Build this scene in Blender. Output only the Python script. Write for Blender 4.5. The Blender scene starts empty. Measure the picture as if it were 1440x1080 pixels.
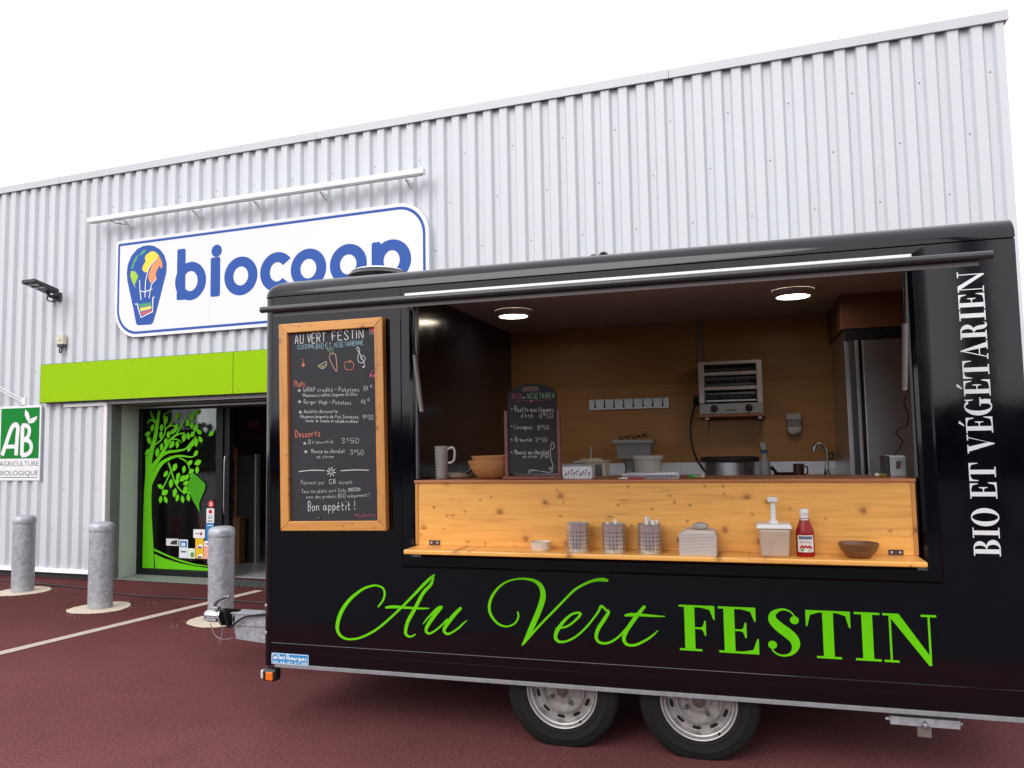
import bpy, bmesh, math, random
from mathutils import Matrix, Vector
random.seed(7)
PI = math.pi
sc = bpy.context.scene
C = sc.collection

# ------------------------------------------------------------------ camera, sky, sun, exposure
cam = bpy.data.cameras.new('camera')
cam.sensor_fit = 'HORIZONTAL'; cam.sensor_width = 36.0; cam.lens = 1094.81 / 1440 * 36
cam.clip_start = 0.05; cam.clip_end = 900
cam_o = bpy.data.objects.new('camera', cam); C.objects.link(cam_o)
rt = Vector((0.95759, 0.28758, -0.01786)); up = Vector((0.03870, -0.06695, 0.99701)); fw = Vector((-0.28552, 0.95541, 0.07524))
cam_o.matrix_world = Matrix(((rt.x, up.x, -fw.x, 2.7142), (rt.y, up.y, -fw.y, -3.9523), (rt.z, up.z, -fw.z, 1.55), (0, 0, 0, 1)))
sc.camera = cam_o

SUN_EL, SUN_AZ = math.radians(35), math.radians(200)      # sun behind cloud, low behind the photographer's left shoulder
world = bpy.data.worlds.new('World'); sc.world = world; world.use_nodes = True
wn, wl = world.node_tree.nodes, world.node_tree.links
bg = wn['Background']
sky = wn.new('ShaderNodeTexSky'); sky.sky_type = 'NISHITA'; sky.sun_disc = False
sky.sun_elevation = SUN_EL; sky.sun_rotation = SUN_AZ
sky.air_density = 1.0; sky.dust_density = 3.0
hsv = wn.new('ShaderNodeHueSaturation'); hsv.inputs['Saturation'].default_value = 0.12
cloud = wn.new('ShaderNodeMixRGB'); cloud.inputs['Fac'].default_value = 0.93
cloud.inputs['Color2'].default_value = (13.0, 13.05, 13.7, 1)     # even overcast deck
wl.new(sky.outputs[0], hsv.inputs['Color']); wl.new(hsv.outputs[0], cloud.inputs['Color1'])
wl.new(cloud.outputs[0], bg.inputs['Color']); bg.inputs['Strength'].default_value = 0.12
sun = bpy.data.lights.new('sun', 'SUN'); sun.energy = 1.45; sun.angle = math.radians(40); sun.color = (1, .97, .93)
sun_o = bpy.data.objects.new('sun', sun); C.objects.link(sun_o)
sun_o.rotation_euler = Vector((math.sin(SUN_AZ) * math.cos(SUN_EL), math.cos(SUN_AZ) * math.cos(SUN_EL), math.sin(SUN_EL))).to_track_quat('Z', 'Y').to_euler()
sc.view_settings.view_transform = 'Standard'; sc.view_settings.look = 'None'
sc.view_settings.gamma = 1.0; sc.view_settings.exposure = 0.04; sc.view_settings.use_curve_mapping = False
sc.render.engine = 'CYCLES'
sc.cycles.max_bounces = 8; sc.cycles.transparent_max_bounces = 12; sc.cycles.use_denoising = True
sc.cycles.caustics_reflective = False; sc.cycles.caustics_refractive = False

# ------------------------------------------------------------------ materials
MATS = {}
def new_mat(name):
    m = bpy.data.materials.new(name); m.use_nodes = True
    nt = m.node_tree; return m, nt.nodes, nt.links, nt.nodes['Principled BSDF']
def hexc(h):
    r = [int(h[i:i + 2], 16) / 255 for i in (0, 2, 4)]
    return tuple(x / 12.92 if x <= .04045 else ((x + .055) / 1.055) ** 2.4 for x in r)
def mat(name, col, rough=.5, metal=0.0, var=.10, scale=6.0, bump=0.0, bscale=60.0, coat=0.0, emit=0.0, rvar=.12, stretch=(1, 1, 1), ior=1.5, trans=0.0, spec=.5):
    if name in MATS: return MATS[name]
    if isinstance(col, str): col = hexc(col)
    m, n, l, b = new_mat(name)
    tc = n.new('ShaderNodeTexCoord'); mp = n.new('ShaderNodeMapping'); mp.inputs['Scale'].default_value = stretch
    l.new(tc.outputs['Object'], mp.inputs['Vector'])
    oi = n.new('ShaderNodeObjectInfo')
    no = n.new('ShaderNodeTexNoise'); no.inputs['Scale'].default_value = scale; no.inputs['Detail'].default_value = 6; no.inputs['Roughness'].default_value = .65
    l.new(mp.outputs[0], no.inputs['Vector'])
    mx = n.new('ShaderNodeMixRGB'); l.new(no.outputs['Fac'], mx.inputs['Fac'])
    lo = tuple(max(0, c * (1 - 2 * var)) for c in col); hi = tuple(min(1, c * (1 + 2 * var)) for c in col)
    mx.inputs['Color1'].default_value = (*lo, 1); mx.inputs['Color2'].default_value = (*hi, 1)
    l.new(mx.outputs[0], b.inputs['Base Color'])
    mr = n.new('ShaderNodeMapRange'); mr.inputs['To Min'].default_value = max(.02, rough - rvar); mr.inputs['To Max'].default_value = min(1, rough + rvar)
    l.new(no.outputs['Fac'], mr.inputs['Value']); l.new(mr.outputs[0], b.inputs['Roughness'])
    b.inputs['Metallic'].default_value = metal; b.inputs['Specular IOR Level'].default_value = spec; b.inputs['IOR'].default_value = ior
    b.inputs['Coat Weight'].default_value = coat; b.inputs['Coat Roughness'].default_value = .06
    if trans: b.inputs['Transmission Weight'].default_value = trans
    if emit:
        b.inputs['Emission Color'].default_value = (*col, 1); b.inputs['Emission Strength'].default_value = emit
    if bump:
        nb = n.new('ShaderNodeTexNoise'); nb.inputs['Scale'].default_value = bscale; nb.inputs['Detail'].default_value = 4
        l.new(mp.outputs[0], nb.inputs['Vector'])
        bp = n.new('ShaderNodeBump'); bp.inputs['Strength'].default_value = bump; bp.inputs['Distance'].default_value = .004
        l.new(nb.outputs['Fac'], bp.inputs['Height']); l.new(bp.outputs[0], b.inputs['Normal'])
    MATS[name] = m; return m
def ramp(n, stops):
    r = n.new('ShaderNodeValToRGB'); e = r.color_ramp.elements
    while len(e) < len(stops): e.new(.5)
    for i, (p, c) in enumerate(stops): e[i].position = p; e[i].color = (*c, 1)
    return r
def wood(name, light, dark, knots=True, grain_axis=0, rough=.38, kscale=5.0, coat=.15):
    """varnished pine: long grain, board-to-board tone, round knots with dark hearts"""
    if name in MATS: return MATS[name]
    m, n, l, b = new_mat(name)
    tc = n.new('ShaderNodeTexCoord'); oi = n.new('ShaderNodeObjectInfo')
    add = n.new('ShaderNodeVectorMath'); add.operation = 'ADD'
    mulr = n.new('ShaderNodeVectorMath'); mulr.operation = 'SCALE'; mulr.inputs['Scale'].default_value = 37.0
    cmb = n.new('ShaderNodeCombineXYZ'); l.new(oi.outputs['Random'], cmb.inputs[0]); l.new(oi.outputs['Random'], cmb.inputs[1]); l.new(oi.outputs['Random'], cmb.inputs[2])
    l.new(cmb.outputs[0], mulr.inputs[0]); l.new(tc.outputs['Object'], add.inputs[0]); l.new(mulr.outputs[0], add.inputs[1])
    mp = n.new('ShaderNodeMapping'); s = [14.0, 14.0, 14.0]; s[grain_axis] = 1.1; mp.inputs['Scale'].default_value = s
    l.new(add.outputs[0], mp.inputs['Vector'])
    no = n.new('ShaderNodeTexNoise'); no.inputs['Scale'].default_value = 2.6; no.inputs['Detail'].default_value = 8; no.inputs['Roughness'].default_value = .6; no.inputs['Distortion'].default_value = .6
    l.new(mp.outputs[0], no.inputs['Vector'])
    mid = tuple((a * .6 + c * .4) for a, c in zip(light, dark))
    rp = ramp(n, [(.28, mid), (.5, light), (.62, tuple(min(1, c * 1.06) for c in light)), (.8, mid)])
    l.new(no.outputs['Fac'], rp.inputs['Fac'])
    tone = n.new('ShaderNodeMapRange'); tone.inputs['To Min'].default_value = .86; tone.inputs['To Max'].default_value = 1.08
    l.new(oi.outputs['Random'], tone.inputs['Value'])
    tm = n.new('ShaderNodeMixRGB'); tm.blend_type = 'MULTIPLY'; tm.inputs['Fac'].default_value = 1
    l.new(rp.outputs[0], tm.inputs['Color1']); l.new(tone.outputs[0], tm.inputs['Color2'])
    col = tm.outputs[0]
    if knots:
        for ks, lim, prob in ((kscale, .10, .5), (kscale * 2.1, .075, .66)):
            nz = n.new('ShaderNodeTexNoise'); nz.inputs['Scale'].default_value = 30
            l.new(add.outputs[0], nz.inputs['Vector'])
            wob = n.new('ShaderNodeVectorMath'); wob.operation = 'SCALE'; wob.inputs['Scale'].default_value = .022
            l.new(nz.outputs['Color'], wob.inputs[0])
            a2 = n.new('ShaderNodeVectorMath'); a2.operation = 'ADD'; l.new(add.outputs[0], a2.inputs[0]); l.new(wob.outputs[0], a2.inputs[1])
            sx = n.new('ShaderNodeSeparateXYZ'); l.new(a2.outputs[0], sx.inputs[0])
            km = n.new('ShaderNodeCombineXYZ'); l.new(sx.outputs[0], km.inputs[0]); l.new(sx.outputs[2], km.inputs[1])
            vo = n.new('ShaderNodeTexVoronoi'); vo.inputs['Scale'].default_value = ks; vo.voronoi_dimensions = '2D'
            l.new(km.outputs[0], vo.inputs['Vector'])
            gate = n.new('ShaderNodeMath'); gate.operation = 'GREATER_THAN'; gate.inputs[1].default_value = prob
            sep = n.new('ShaderNodeSeparateColor'); l.new(vo.outputs['Color'], sep.inputs[0]); l.new(sep.outputs[0], gate.inputs[0])
            kr = ramp(n, [(0, (1, 1, 1)), (lim * .55, (.85, .85, .85)), (lim * 1.0, (.25, .25, .25)), (lim * 2.1, (0, 0, 0))])
            l.new(vo.outputs['Distance'], kr.inputs['Fac'])
            g = n.new('ShaderNodeMath'); g.operation = 'MULTIPLY'; l.new(kr.outputs[0], g.inputs[0]); l.new(gate.outputs[0], g.inputs[1])
            gs = n.new('ShaderNodeMath'); gs.operation = 'MULTIPLY'; gs.inputs[1].default_value = .8; l.new(g.outputs[0], gs.inputs[0]); km2 = n.new('ShaderNodeMixRGB'); l.new(gs.outputs[0], km2.inputs['Fac']); l.new(col, km2.inputs['Color1']); km2.inputs['Color2'].default_value = (dark[0] * .55, dark[1] * .42, dark[2] * .35, 1)
            col = km2.outputs[0]
    l.new(col, b.inputs['Base Color'])
    b.inputs['Roughness'].default_value = rough; b.inputs['Coat Weight'].default_value = coat; b.inputs['Coat Roughness'].default_value = .2
    bp = n.new('ShaderNodeBump'); bp.inputs['Strength'].default_value = .12; bp.inputs['Distance'].default_value = .002
    l.new(no.outputs['Fac'], bp.inputs['Height']); l.new(bp.outputs[0], b.inputs['Normal'])
    MATS[name] = m; return m
def galvanised():
    m, n, l, b = new_mat('galvanised_steel')
    tc = n.new('ShaderNodeTexCoord')
    vo = n.new('ShaderNodeTexVoronoi'); vo.inputs['Scale'].default_value = 42
    no = n.new('ShaderNodeTexNoise'); no.inputs['Scale'].default_value = 13; no.inputs['Detail'].default_value = 7; no.inputs['Roughness'].default_value = .75
    l.new(tc.outputs['Object'], vo.inputs['Vector']); l.new(tc.outputs['Object'], no.inputs['Vector'])
    r1 = ramp(n, [(.2, (.37, .385, .415)), (.5, (.42, .435, .47)), (.8, (.48, .495, .53))]); l.new(no.outputs['Fac'], r1.inputs['Fac'])
    sp = n.new('ShaderNodeSeparateColor'); l.new(vo.outputs['Color'], sp.inputs[0])
    mr = n.new('ShaderNodeMapRange'); mr.inputs['To Min'].default_value = .8; mr.inputs['To Max'].default_value = 1.15; l.new(sp.outputs[0], mr.inputs['Value'])
    mx = n.new('ShaderNodeMixRGB'); mx.blend_type = 'MULTIPLY'; mx.inputs['Fac'].default_value = 1
    l.new(r1.outputs[0], mx.inputs['Color1']); l.new(mr.outputs[0], mx.inputs['Color2']); l.new(mx.outputs[0], b.inputs['Base Color'])
    b.inputs['Metallic'].default_value = .4
    m2 = n.new('ShaderNodeMapRange'); m2.inputs['To Min'].default_value = .38; m2.inputs['To Max'].default_value = .6; l.new(no.outputs['Fac'], m2.inputs['Value']); l.new(m2.outputs[0], b.inputs['Roughness'])
    MATS['galv'] = m; return m
def asphalt():
    m, n, l, b = new_mat('red_asphalt')
    tc = n.new('ShaderNodeTexCoord')
    def noise(s, d=6, r=.6):
        x = n.new('ShaderNodeTexNoise'); x.inputs['Scale'].default_value = s; x.inputs['Detail'].default_value = d; x.inputs['Roughness'].default_value = r
        l.new(tc.outputs['Object'], x.inputs['Vector']); return x
    big, midn, grain, fine = noise(.5, 5), noise(2.4, 7, .75), noise(62, 4, .75), noise(190, 3, .7)
    base = ramp(n, [(.3, (.088, .0235, .0240)), (.55, (.105, .0285, .0290)), (.75, (.122, .036, .0365))]); l.new(big.outputs['Fac'], base.inputs['Fac'])
    dusty = ramp(n, [(.3, (.165, .057, .0585)), (.55, (.195, .070, .0715)), (.75, (.225, .086, .087))]); l.new(big.outputs['Fac'], dusty.inputs['Fac'])
    # traffic dust lies on the open bay, the strip along the shop front stays cleaner
    sxyz = n.new('ShaderNodeSeparateXYZ'); l.new(tc.outputs['Object'], sxyz.inputs[0])
    dm = n.new('ShaderNodeMath'); dm.operation = 'MULTIPLY_ADD'; dm.inputs[1].default_value = 2.2; l.new(midn.outputs['Fac'], dm.inputs[0]); l.new(sxyz.outputs[1], dm.inputs[2])
    dr = n.new('ShaderNodeMapRange'); dr.inputs['From Min'].default_value = 3.4; dr.inputs['From Max'].default_value = -.6; l.new(dm.outputs[0], dr.inputs['Value'])
    m0 = n.new('ShaderNodeMixRGB'); l.new(dr.outputs[0], m0.inputs['Fac']); l.new(base.outputs[0], m0.inputs['Color1']); l.new(dusty.outputs[0], m0.inputs['Color2'])
    r2 = ramp(n, [(.3, (.70, .71, .74)), (.45, (.95, .95, .95)), (.62, (1.04, 1.04, 1.04)), (.8, (1.12, 1.1, 1.1))]); l.new(midn.outputs['Fac'], r2.inputs['Fac'])
    m1 = n.new('ShaderNodeMixRGB'); m1.blend_type = 'MULTIPLY'; m1.inputs['Fac'].default_value = 1; l.new(m0.outputs[0], m1.inputs['Color1']); l.new(r2.outputs[0], m1.inputs['Color2'])
    r4 = ramp(n, [(.34, (.35, .35, .38)), (.48, (.95, .95, .95)), (.64, (1.45, 1.4, 1.4))]); l.new(grain.outputs['Fac'], r4.inputs['Fac'])
    m1b = n.new('ShaderNodeMixRGB'); m1b.blend_type = 'MULTIPLY'; m1b.inputs['Fac'].default_value = .75; l.new(m1.outputs[0], m1b.inputs['Color1']); l.new(r4.outputs[0], m1b.inputs['Color2'])
    r3 = ramp(n, [(.32, (.45, .45, .5)), (.5, (1, 1, 1)), (.66, (1.35, 1.3, 1.3))]); l.new(fine.outputs['Fac'], r3.inputs['Fac'])
    m2 = n.new('ShaderNodeMixRGB'); m2.blend_type = 'MULTIPLY'; m2.inputs['Fac'].default_value = .85; l.new(m1b.outputs[0], m2.inputs['Color1']); l.new(r3.outputs[0], m2.inputs['Color2'])
    # stray pale chippings
    vo = n.new('ShaderNodeTexVoronoi'); vo.inputs['Scale'].default_value = 34; l.new(tc.outputs['Object'], vo.inputs['Vector'])
    lt = n.new('ShaderNodeMath'); lt.operation = 'LESS_THAN'; lt.inputs[1].default_value = .1; l.new(vo.outputs['Distance'], lt.inputs[0])
    sp = n.new('ShaderNodeSeparateColor'); l.new(vo.outputs['Color'], sp.inputs[0])
    gt = n.new('ShaderNodeMath'); gt.operation = 'GREATER_THAN'; gt.inputs[1].default_value = .93; l.new(sp.outputs[1], gt.inputs[0])
    g = n.new('ShaderNodeMath'); g.operation = 'MULTIPLY'; l.new(lt.outputs[0], g.inputs[0]); l.new(gt.outputs[0], g.inputs[1])
    m3 = n.new('ShaderNodeMixRGB'); l.new(g.outputs[0], m3.inputs['Fac']); l.new(m2.outputs[0], m3.inputs['Color1']); m3.inputs['Color2'].default_value = (.3, .2, .19, 1)
    l.new(m3.outputs[0], b.inputs['Base Color'])
    b.inputs['Roughness'].default_value = .92; b.inputs['Specular IOR Level'].default_value = .12
    bp = n.new('ShaderNodeBump'); bp.inputs['Strength'].default_value = .7; bp.inputs['Distance'].default_value = .004
    l.new(fine.outputs['Fac'], bp.inputs['Height']); l.new(bp.outputs[0], b.inputs['Normal'])
    return m
def glass_mat(name, tint=.8, col=(1, 1, 1)):
    if name in MATS: return MATS[name]
    m, n, l, b = new_mat(name); n.remove(b)
    out = n['Material Output']
    tr = n.new('ShaderNodeBsdfTransparent'); tr.inputs[0].default_value = (col[0] * tint, col[1] * tint, col[2] * tint, 1)
    gl = n.new('ShaderNodeBsdfGlossy'); gl.inputs['Roughness'].default_value = .02
    fr = n.new('ShaderNodeFresnel'); fr.inputs['IOR'].default_value = 1.5
    mx = n.new('ShaderNodeMixShader'); l.new(fr.outputs[0], mx.inputs[0]); l.new(tr.outputs[0], mx.inputs[1]); l.new(gl.outputs[0], mx.inputs[2]); l.new(mx.outputs[0], out.inputs['Surface'])
    MATS[name] = m; return m
galvanised()
BLACK = mat('black_gloss_paint', (.0013, .0013, .0036), .075, var=.3, scale=9, bump=.11, bscale=3.2, rvar=.05)
BLKTRIM = mat('black_trim', (.012, .012, .014), .35, var=.2)
RUBBER = mat('rubber', (.0105, .0095, .0095), .8, spec=.2, var=.25, bump=.2, bscale=90)
DARKVOID = mat('dark_gap', (.004, .004, .004), .9)
CLAD = mat('pale_grey_cladding', (.615, .635, .665), .42, var=.03, scale=1.6, rvar=.06, stretch=(1, 1, .25))
WHITE = mat('white_paint', (.80, .80, .80), .4, var=.03)
WHITEP = mat('white_plastic', (.74, .74, .72), .35, var=.03)
ALU = mat('aluminium', (.55, .56, .58), .38, metal=.85, var=.15, scale=14)
STEEL = mat('stainless', (.56, .56, .58), .36, metal=1, var=.05, scale=3, stretch=(9, 9, .5), rvar=.05)
GALV = MATS['galv']
PINE = wood('pine_varnished', (.90, .45, .105), (.46, .15, .034), kscale=5.2)
PINEV = wood('pine_frame', (.62, .275, .065), (.30, .10, .022), grain_axis=2, kscale=7)
PINEH = wood('pine_frame_cross', (.62, .275, .065), (.30, .10, .022), grain_axis=0, kscale=7)
LINING = wood('wall_lining', (.58, .275, .088), (.38, .165, .05), knots=False, rough=.5, coat=.05)
LIP = wood('red_stained_lip', (.42, .155, .055), (.22, .07, .025), knots=False)
LIME = mat('lime_vinyl', (.135, .60, .004), .45, var=.02, spec=.1)

# ------------------------------------------------------------------ mesh helpers
BA = math.radians(-3.081)
FR = {'W': Matrix.Identity(4), 'B': Matrix.Translation((.352, 3.4112, 0)) @ Matrix.Rotation(BA, 4, 'Z')}
INFO = {}
class M:
    def __init__(s): s.v, s.f = [], []
    def add(s, vs, fs):
        o = len(s.v); s.v += [tuple(p) for p in vs]; s.f += [tuple(i + o for i in f) for f in fs]; return s
    def box(s, x0, x1, y0, y1, z0, z1):
        return s.add([(x0, y0, z0), (x1, y0, z0), (x1, y1, z0), (x0, y1, z0), (x0, y0, z1), (x1, y0, z1), (x1, y1, z1), (x0, y1, z1)],
                     [(0, 3, 2, 1), (4, 5, 6, 7), (0, 1, 5, 4), (1, 2, 6, 5), (2, 3, 7, 6), (3, 0, 4, 7)])
    def poly(s, pts): return s.add(pts, [tuple(range(len(pts)))])
    def prism(s, pts, y0, y1, ax='y'):
        """outline in the (x, z) plane given a depth y0..y1"""
        f = (lambda u, w, d: (u, d, w)) if ax == 'y' else ((lambda u, w, d: (d, u, w)) if ax == 'x' else (lambda u, w, d: (u, w, d)))
        n = len(pts); vs = [f(u, w, y0) for u, w in pts] + [f(u, w, y1) for u, w in pts]
        return s.add(vs, [tuple(range(n)), tuple(range(2 * n - 1, n - 1, -1))] + [(i, i + n, (i + 1) % n + n, (i + 1) % n) for i in range(n)])
    def tube(s, pts, r, n=8, cap=True):
        pts = [Vector(p) for p in pts]; k = len(pts); rr = r if isinstance(r, (list, tuple)) else [r] * k
        vs, up0 = [], None
        for i, p in enumerate(pts):
            d = (pts[min(i + 1, k - 1)] - pts[max(i - 1, 0)]).normalized()
            if up0 is None: up0 = d.orthogonal().normalized()
            a = (up0 - d * up0.dot(d))
            a = a.normalized() if a.length > 1e-6 else d.orthogonal().normalized()
            up0 = a; b = d.cross(a)
            vs += [p + (a * math.cos(2 * PI * j / n) + b * math.sin(2 * PI * j / n)) * rr[i] for j in range(n)]
        fs = [(i * n + j, i * n + (j + 1) % n, (i + 1) * n + (j + 1) % n, (i + 1) * n + j) for i in range(k - 1) for j in range(n)]
        if cap: fs += [tuple(range(n - 1, -1, -1)), tuple(range((k - 1) * n, k * n))]
        return s.add(vs, fs)
    def lathe(s, prof, o=(0, 0, 0), ax='z', n=28, a0=0, a1=2 * PI):
        full = abs(a1 - a0 - 2 * PI) < 1e-6; k = n if full else n + 1; vs = []
        for r, h in prof:
            for j in range(k):
                a = a0 + (a1 - a0) * j / n; c, q = r * math.cos(a), r * math.sin(a)
                vs.append({'z': (o[0] + c, o[1] + q, o[2] + h), 'y': (o[0] + c, o[1] + h, o[2] + q), 'x': (o[0] + h, o[1] + c, o[2] + q)}[ax])
        fs = [(i * k + j, i * k + (j + 1) % k, (i + 1) * k + (j + 1) % k, (i + 1) * k + j) for i in range(len(prof) - 1) for j in range(n)]
        return s.add(vs, fs)
    def ribbon(s, st, y, dy=-.0002, samples=4, round_ends=True):
        """flat brush stroke in the (x, z) plane at depth y, width per point; rises a hair along its length"""
        P = smooth(st, samples); n = len(P); vs = []
        for i, (x, z, w) in enumerate(P):
            a, b = P[max(i - 1, 0)], P[min(i + 1, n - 1)]
            dx, dz = b[0] - a[0], b[1] - a[1]; L = math.hypot(dx, dz) or 1
            nx, nz = -dz / L * w / 2, dx / L * w / 2; d = y + dy * i / n
            vs += [(x + nx, d, z + nz), (x - nx, d, z - nz)]
        return s.add(vs, [(2 * i, 2 * i + 1, 2 * i + 3, 2 * i + 2) for i in range(n - 1)])
    def ring(s, cx, cz, ro, ri, y, a0=0, a1=360, n=40, ci=None):
        ci = ci or (cx, cz); vs = []
        for j in range(n + 1):
            a = math.radians(a0 + (a1 - a0) * j / n)
            vs += [(cx + ro[0] * math.cos(a), y, cz + ro[1] * math.sin(a)), (ci[0] + ri[0] * math.cos(a), y, ci[1] + ri[1] * math.sin(a))]
        return s.add(vs, [(2 * j, 2 * j + 1, 2 * j + 3, 2 * j + 2) for j in range(n)])
    def disc(s, cx, cz, rx, rz, y, n=24): return s.poly([(cx + rx * math.cos(2 * PI * j / n), y, cz + rz * math.sin(2 * PI * j / n)) for j in range(n)])
    def mesh(s, name, off=(0, 0, 0), smooth=None, recalc=True):
        me = bpy.data.meshes.new(name)
        me.from_pydata([(x - off[0], y - off[1], z - off[2]) for x, y, z in s.v], [], s.f); me.validate()
        if recalc:
            bm = bmesh.new(); bm.from_mesh(me); bmesh.ops.recalc_face_normals(bm, faces=bm.faces); bm.to_mesh(me); bm.free()
        if smooth:
            me.polygons.foreach_set('use_smooth', [True] * len(me.polygons)); me.set_sharp_from_angle(angle=math.radians(smooth))
        return me
def smooth(st, k):
    if k <= 1 or len(st) < 3: return list(st)
    out = []
    for i in range(len(st) - 1):
        p0, p1, p2, p3 = st[max(i - 1, 0)], st[i], st[i + 1], st[min(i + 2, len(st) - 1)]
        for j in range(k):
            t = j / k
            out.append(tuple(.5 * (2 * b + (c - a) * t + (2 * a - 5 * b + 4 * c - d) * t * t + (3 * b - a - 3 * c + d) * t ** 3) for a, b, c, d in zip(p0, p1, p2, p3)))
    return out + [st[-1]]
def setp(o, label=None, cat=None, group=None, kind=None):
    for k, v in (('label', label), ('category', cat), ('group', group), ('kind', kind)):
        if v: o[k] = v
    return o
def thing(name, label, cat, loc=(0, 0, 0), frame='W', group=None):
    o = bpy.data.objects.new(name, None); o.empty_display_size = .1; C.objects.link(o)
    o.matrix_world = FR[frame] @ Matrix.Translation(loc); INFO[o] = loc
    return setp(o, label, cat, group)
def part(m, name, material, parent, smooth=None, bevel=0, label=None, kind=None, recalc=True):
    loc = INFO[parent]; o = bpy.data.objects.new(name, m.mesh(name, loc, smooth, recalc)); C.objects.link(o)
    o.data.materials.append(material); o.parent = parent; INFO[o] = loc
    if bevel:
        b = o.modifiers.new('bevel', 'BEVEL'); b.width = bevel; b.segments = 2; b.limit_method = 'ANGLE'; b.angle_limit = math.radians(40)
    return setp(o, label=label, kind=kind)
def single(m, name, label, cat, loc, material, frame='W', smooth=None, bevel=0, group=None, kind=None, recalc=True):
    o = bpy.data.objects.new(name, m.mesh(name, loc, smooth, recalc)); C.objects.link(o)
    o.matrix_world = FR[frame] @ Matrix.Translation(loc); o.data.materials.append(material); INFO[o] = loc
    if bevel:
        b = o.modifiers.new('bevel', 'BEVEL'); b.width = bevel; b.segments = 2; b.limit_method = 'ANGLE'; b.angle_limit = math.radians(40)
    return setp(o, label, cat, group, kind)
def copy_tree(o, parent=None):
    c = o.copy(); C.objects.link(c); INFO[c] = INFO[o]
    if parent: c.parent = parent
    for ch in list(o.children): copy_tree(ch, c)
    return c
def bx(*a): return M().box(*a)
def plain_text(txt, x0, x1, z0, h, y, m=None):
    """upright sans lettering laid in the (x, z) plane, fitted to a width and a cap height"""
    cu = bpy.data.curves.new('t', 'FONT'); cu.body = txt; cu.size = 1
    ob = bpy.data.objects.new('t', cu); C.objects.link(ob)
    me = bpy.data.meshes.new_from_object(ob.evaluated_get(bpy.context.evaluated_depsgraph_get()))
    m = m or M()
    xs = [v.co.x for v in me.vertices]; ys = [v.co.y for v in me.vertices]
    sx = (x1 - x0) / (max(xs) - min(xs)); sz = h / .73
    m.add([(x0 + (v.co.x - min(xs)) * sx, y, z0 + v.co.y * sz) for v in me.vertices], [tuple(p.vertices) for p in me.polygons])
    bpy.data.objects.remove(ob); bpy.data.meshes.remove(me); bpy.data.curves.remove(cu)
    return m

# hand lettering: strokes on a grid, two digits per point; baseline 2, x-height 5, capitals 8
HAND = {'a': '4525141322324445 4552', 'b': '1812 1425354443322213', 'c': '4525141322 2242', 'd': '4842 4435251413223243', 'e': '14443525141322 2242', 'f': '47382722 1535', 'g': '45251413223345 45413010',
 'h': '1812 14253544 4442', 'i': '1512 1718', 'j': '2521 2110 2728', 'k': '1812 4513 2442', 'l': '18132232', 'm': '1512 142534 3432 344554 5452', 'n': '1512 14253544 4442', 'o': '251413223243443525', 'p': '1510 1425354443322213',
 'q': '4540 4435251413223243', 'r': '1512 142545', 's': '45251433423212', 't': '27233242 1545', 'u': '1513223243 4542', 'v': '15 152245', 'w': '0512 123452 5265'.replace('0512 1234', '05123452'), 'x': '1542 4512', 'y': '152345 4510', 'z': '15451242',
 'A': '123852 2444', 'B': '121838474635 3515 354443 433212', 'C': '5748281713224253', 'D': '12183856543212', 'E': '58181252 1545', 'F': '121858 1545', 'G': '574828161422425434', 'H': '1812 5852 1555', 'I': '1812', 'J': '5853422213', 'L': '181252', 'M': '1218355852', 'N': '12185258',
 'O': '281614224254564828', 'P': '12184857564515', 'R': '12184857564515 3552', 'S': '57482817264453422213', 'T': '1858 3832', 'U': '181322425358', 'V': '183258', 'W': '0812355268', '0': '281614224254564828', '3': '1728485746 4635 35545342 422213', '5': '581815455453422212', '8': '351617284857563514132242535435', '9': '56452516172848575452',
 '€': '3837363526361626', '+': '1535 2624', '!': '1814 1213', '*': '1636 2725', '(': '28161422', ')': '18262412', ',': '2211', "'": '1817', '.': '1213'}
HAND['€'] = '483827263546 1737'
def hand(m, txt, p0, p1, h, w, y, jit=.25):
    """writes txt from p0 to p1 (x, z) with capital height h"""
    adv = []
    for ch in txt:
        base = {'É': 'E', 'é': 'e', 'è': 'e', 'ê': 'e'}.get(ch, ch)
        adv.append(3.4 if ch == ' ' else (max(int(q) for q in HAND[base].replace(' ', '')[0::2]) + 1.3))
    tot = sum(adv) - 1.3; dx, dz = p1[0] - p0[0], p1[1] - p0[1]; x = 0; u = h / 6; k = 0
    for ch, a in zip(txt, adv):
        base = {'É': 'E', 'é': 'e', 'è': 'e', 'ê': 'e'}.get(ch, ch)
        if ch != ' ':
            sts = HAND[base].split(' ')
            if ch in 'ÉéèÊ': sts = sts + (['3949'] if ch == 'É' else ['2637'])
            jx, jz = random.uniform(-jit, jit), random.uniform(-jit, jit)
            for st in sts:
                pts = [(int(st[i]), int(st[i + 1])) for i in range(0, len(st) - 1, 2)]
                if len(pts) < 2: continue
                P = []
                for (gx, gz) in pts:
                    t = (x + gx - 1 + jx) / tot
                    P.append((p0[0] + dx * t, p0[1] + dz * t + (gz - 2 + jz * .6 + random.uniform(-.12, .12)) * u, w * random.uniform(.75, 1.15)))
                m.ribbon(P, y - .00025 * (k % 6), -.0002, 3 if len(P) > 2 else 1); k += 1
        x += a
    return m

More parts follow.
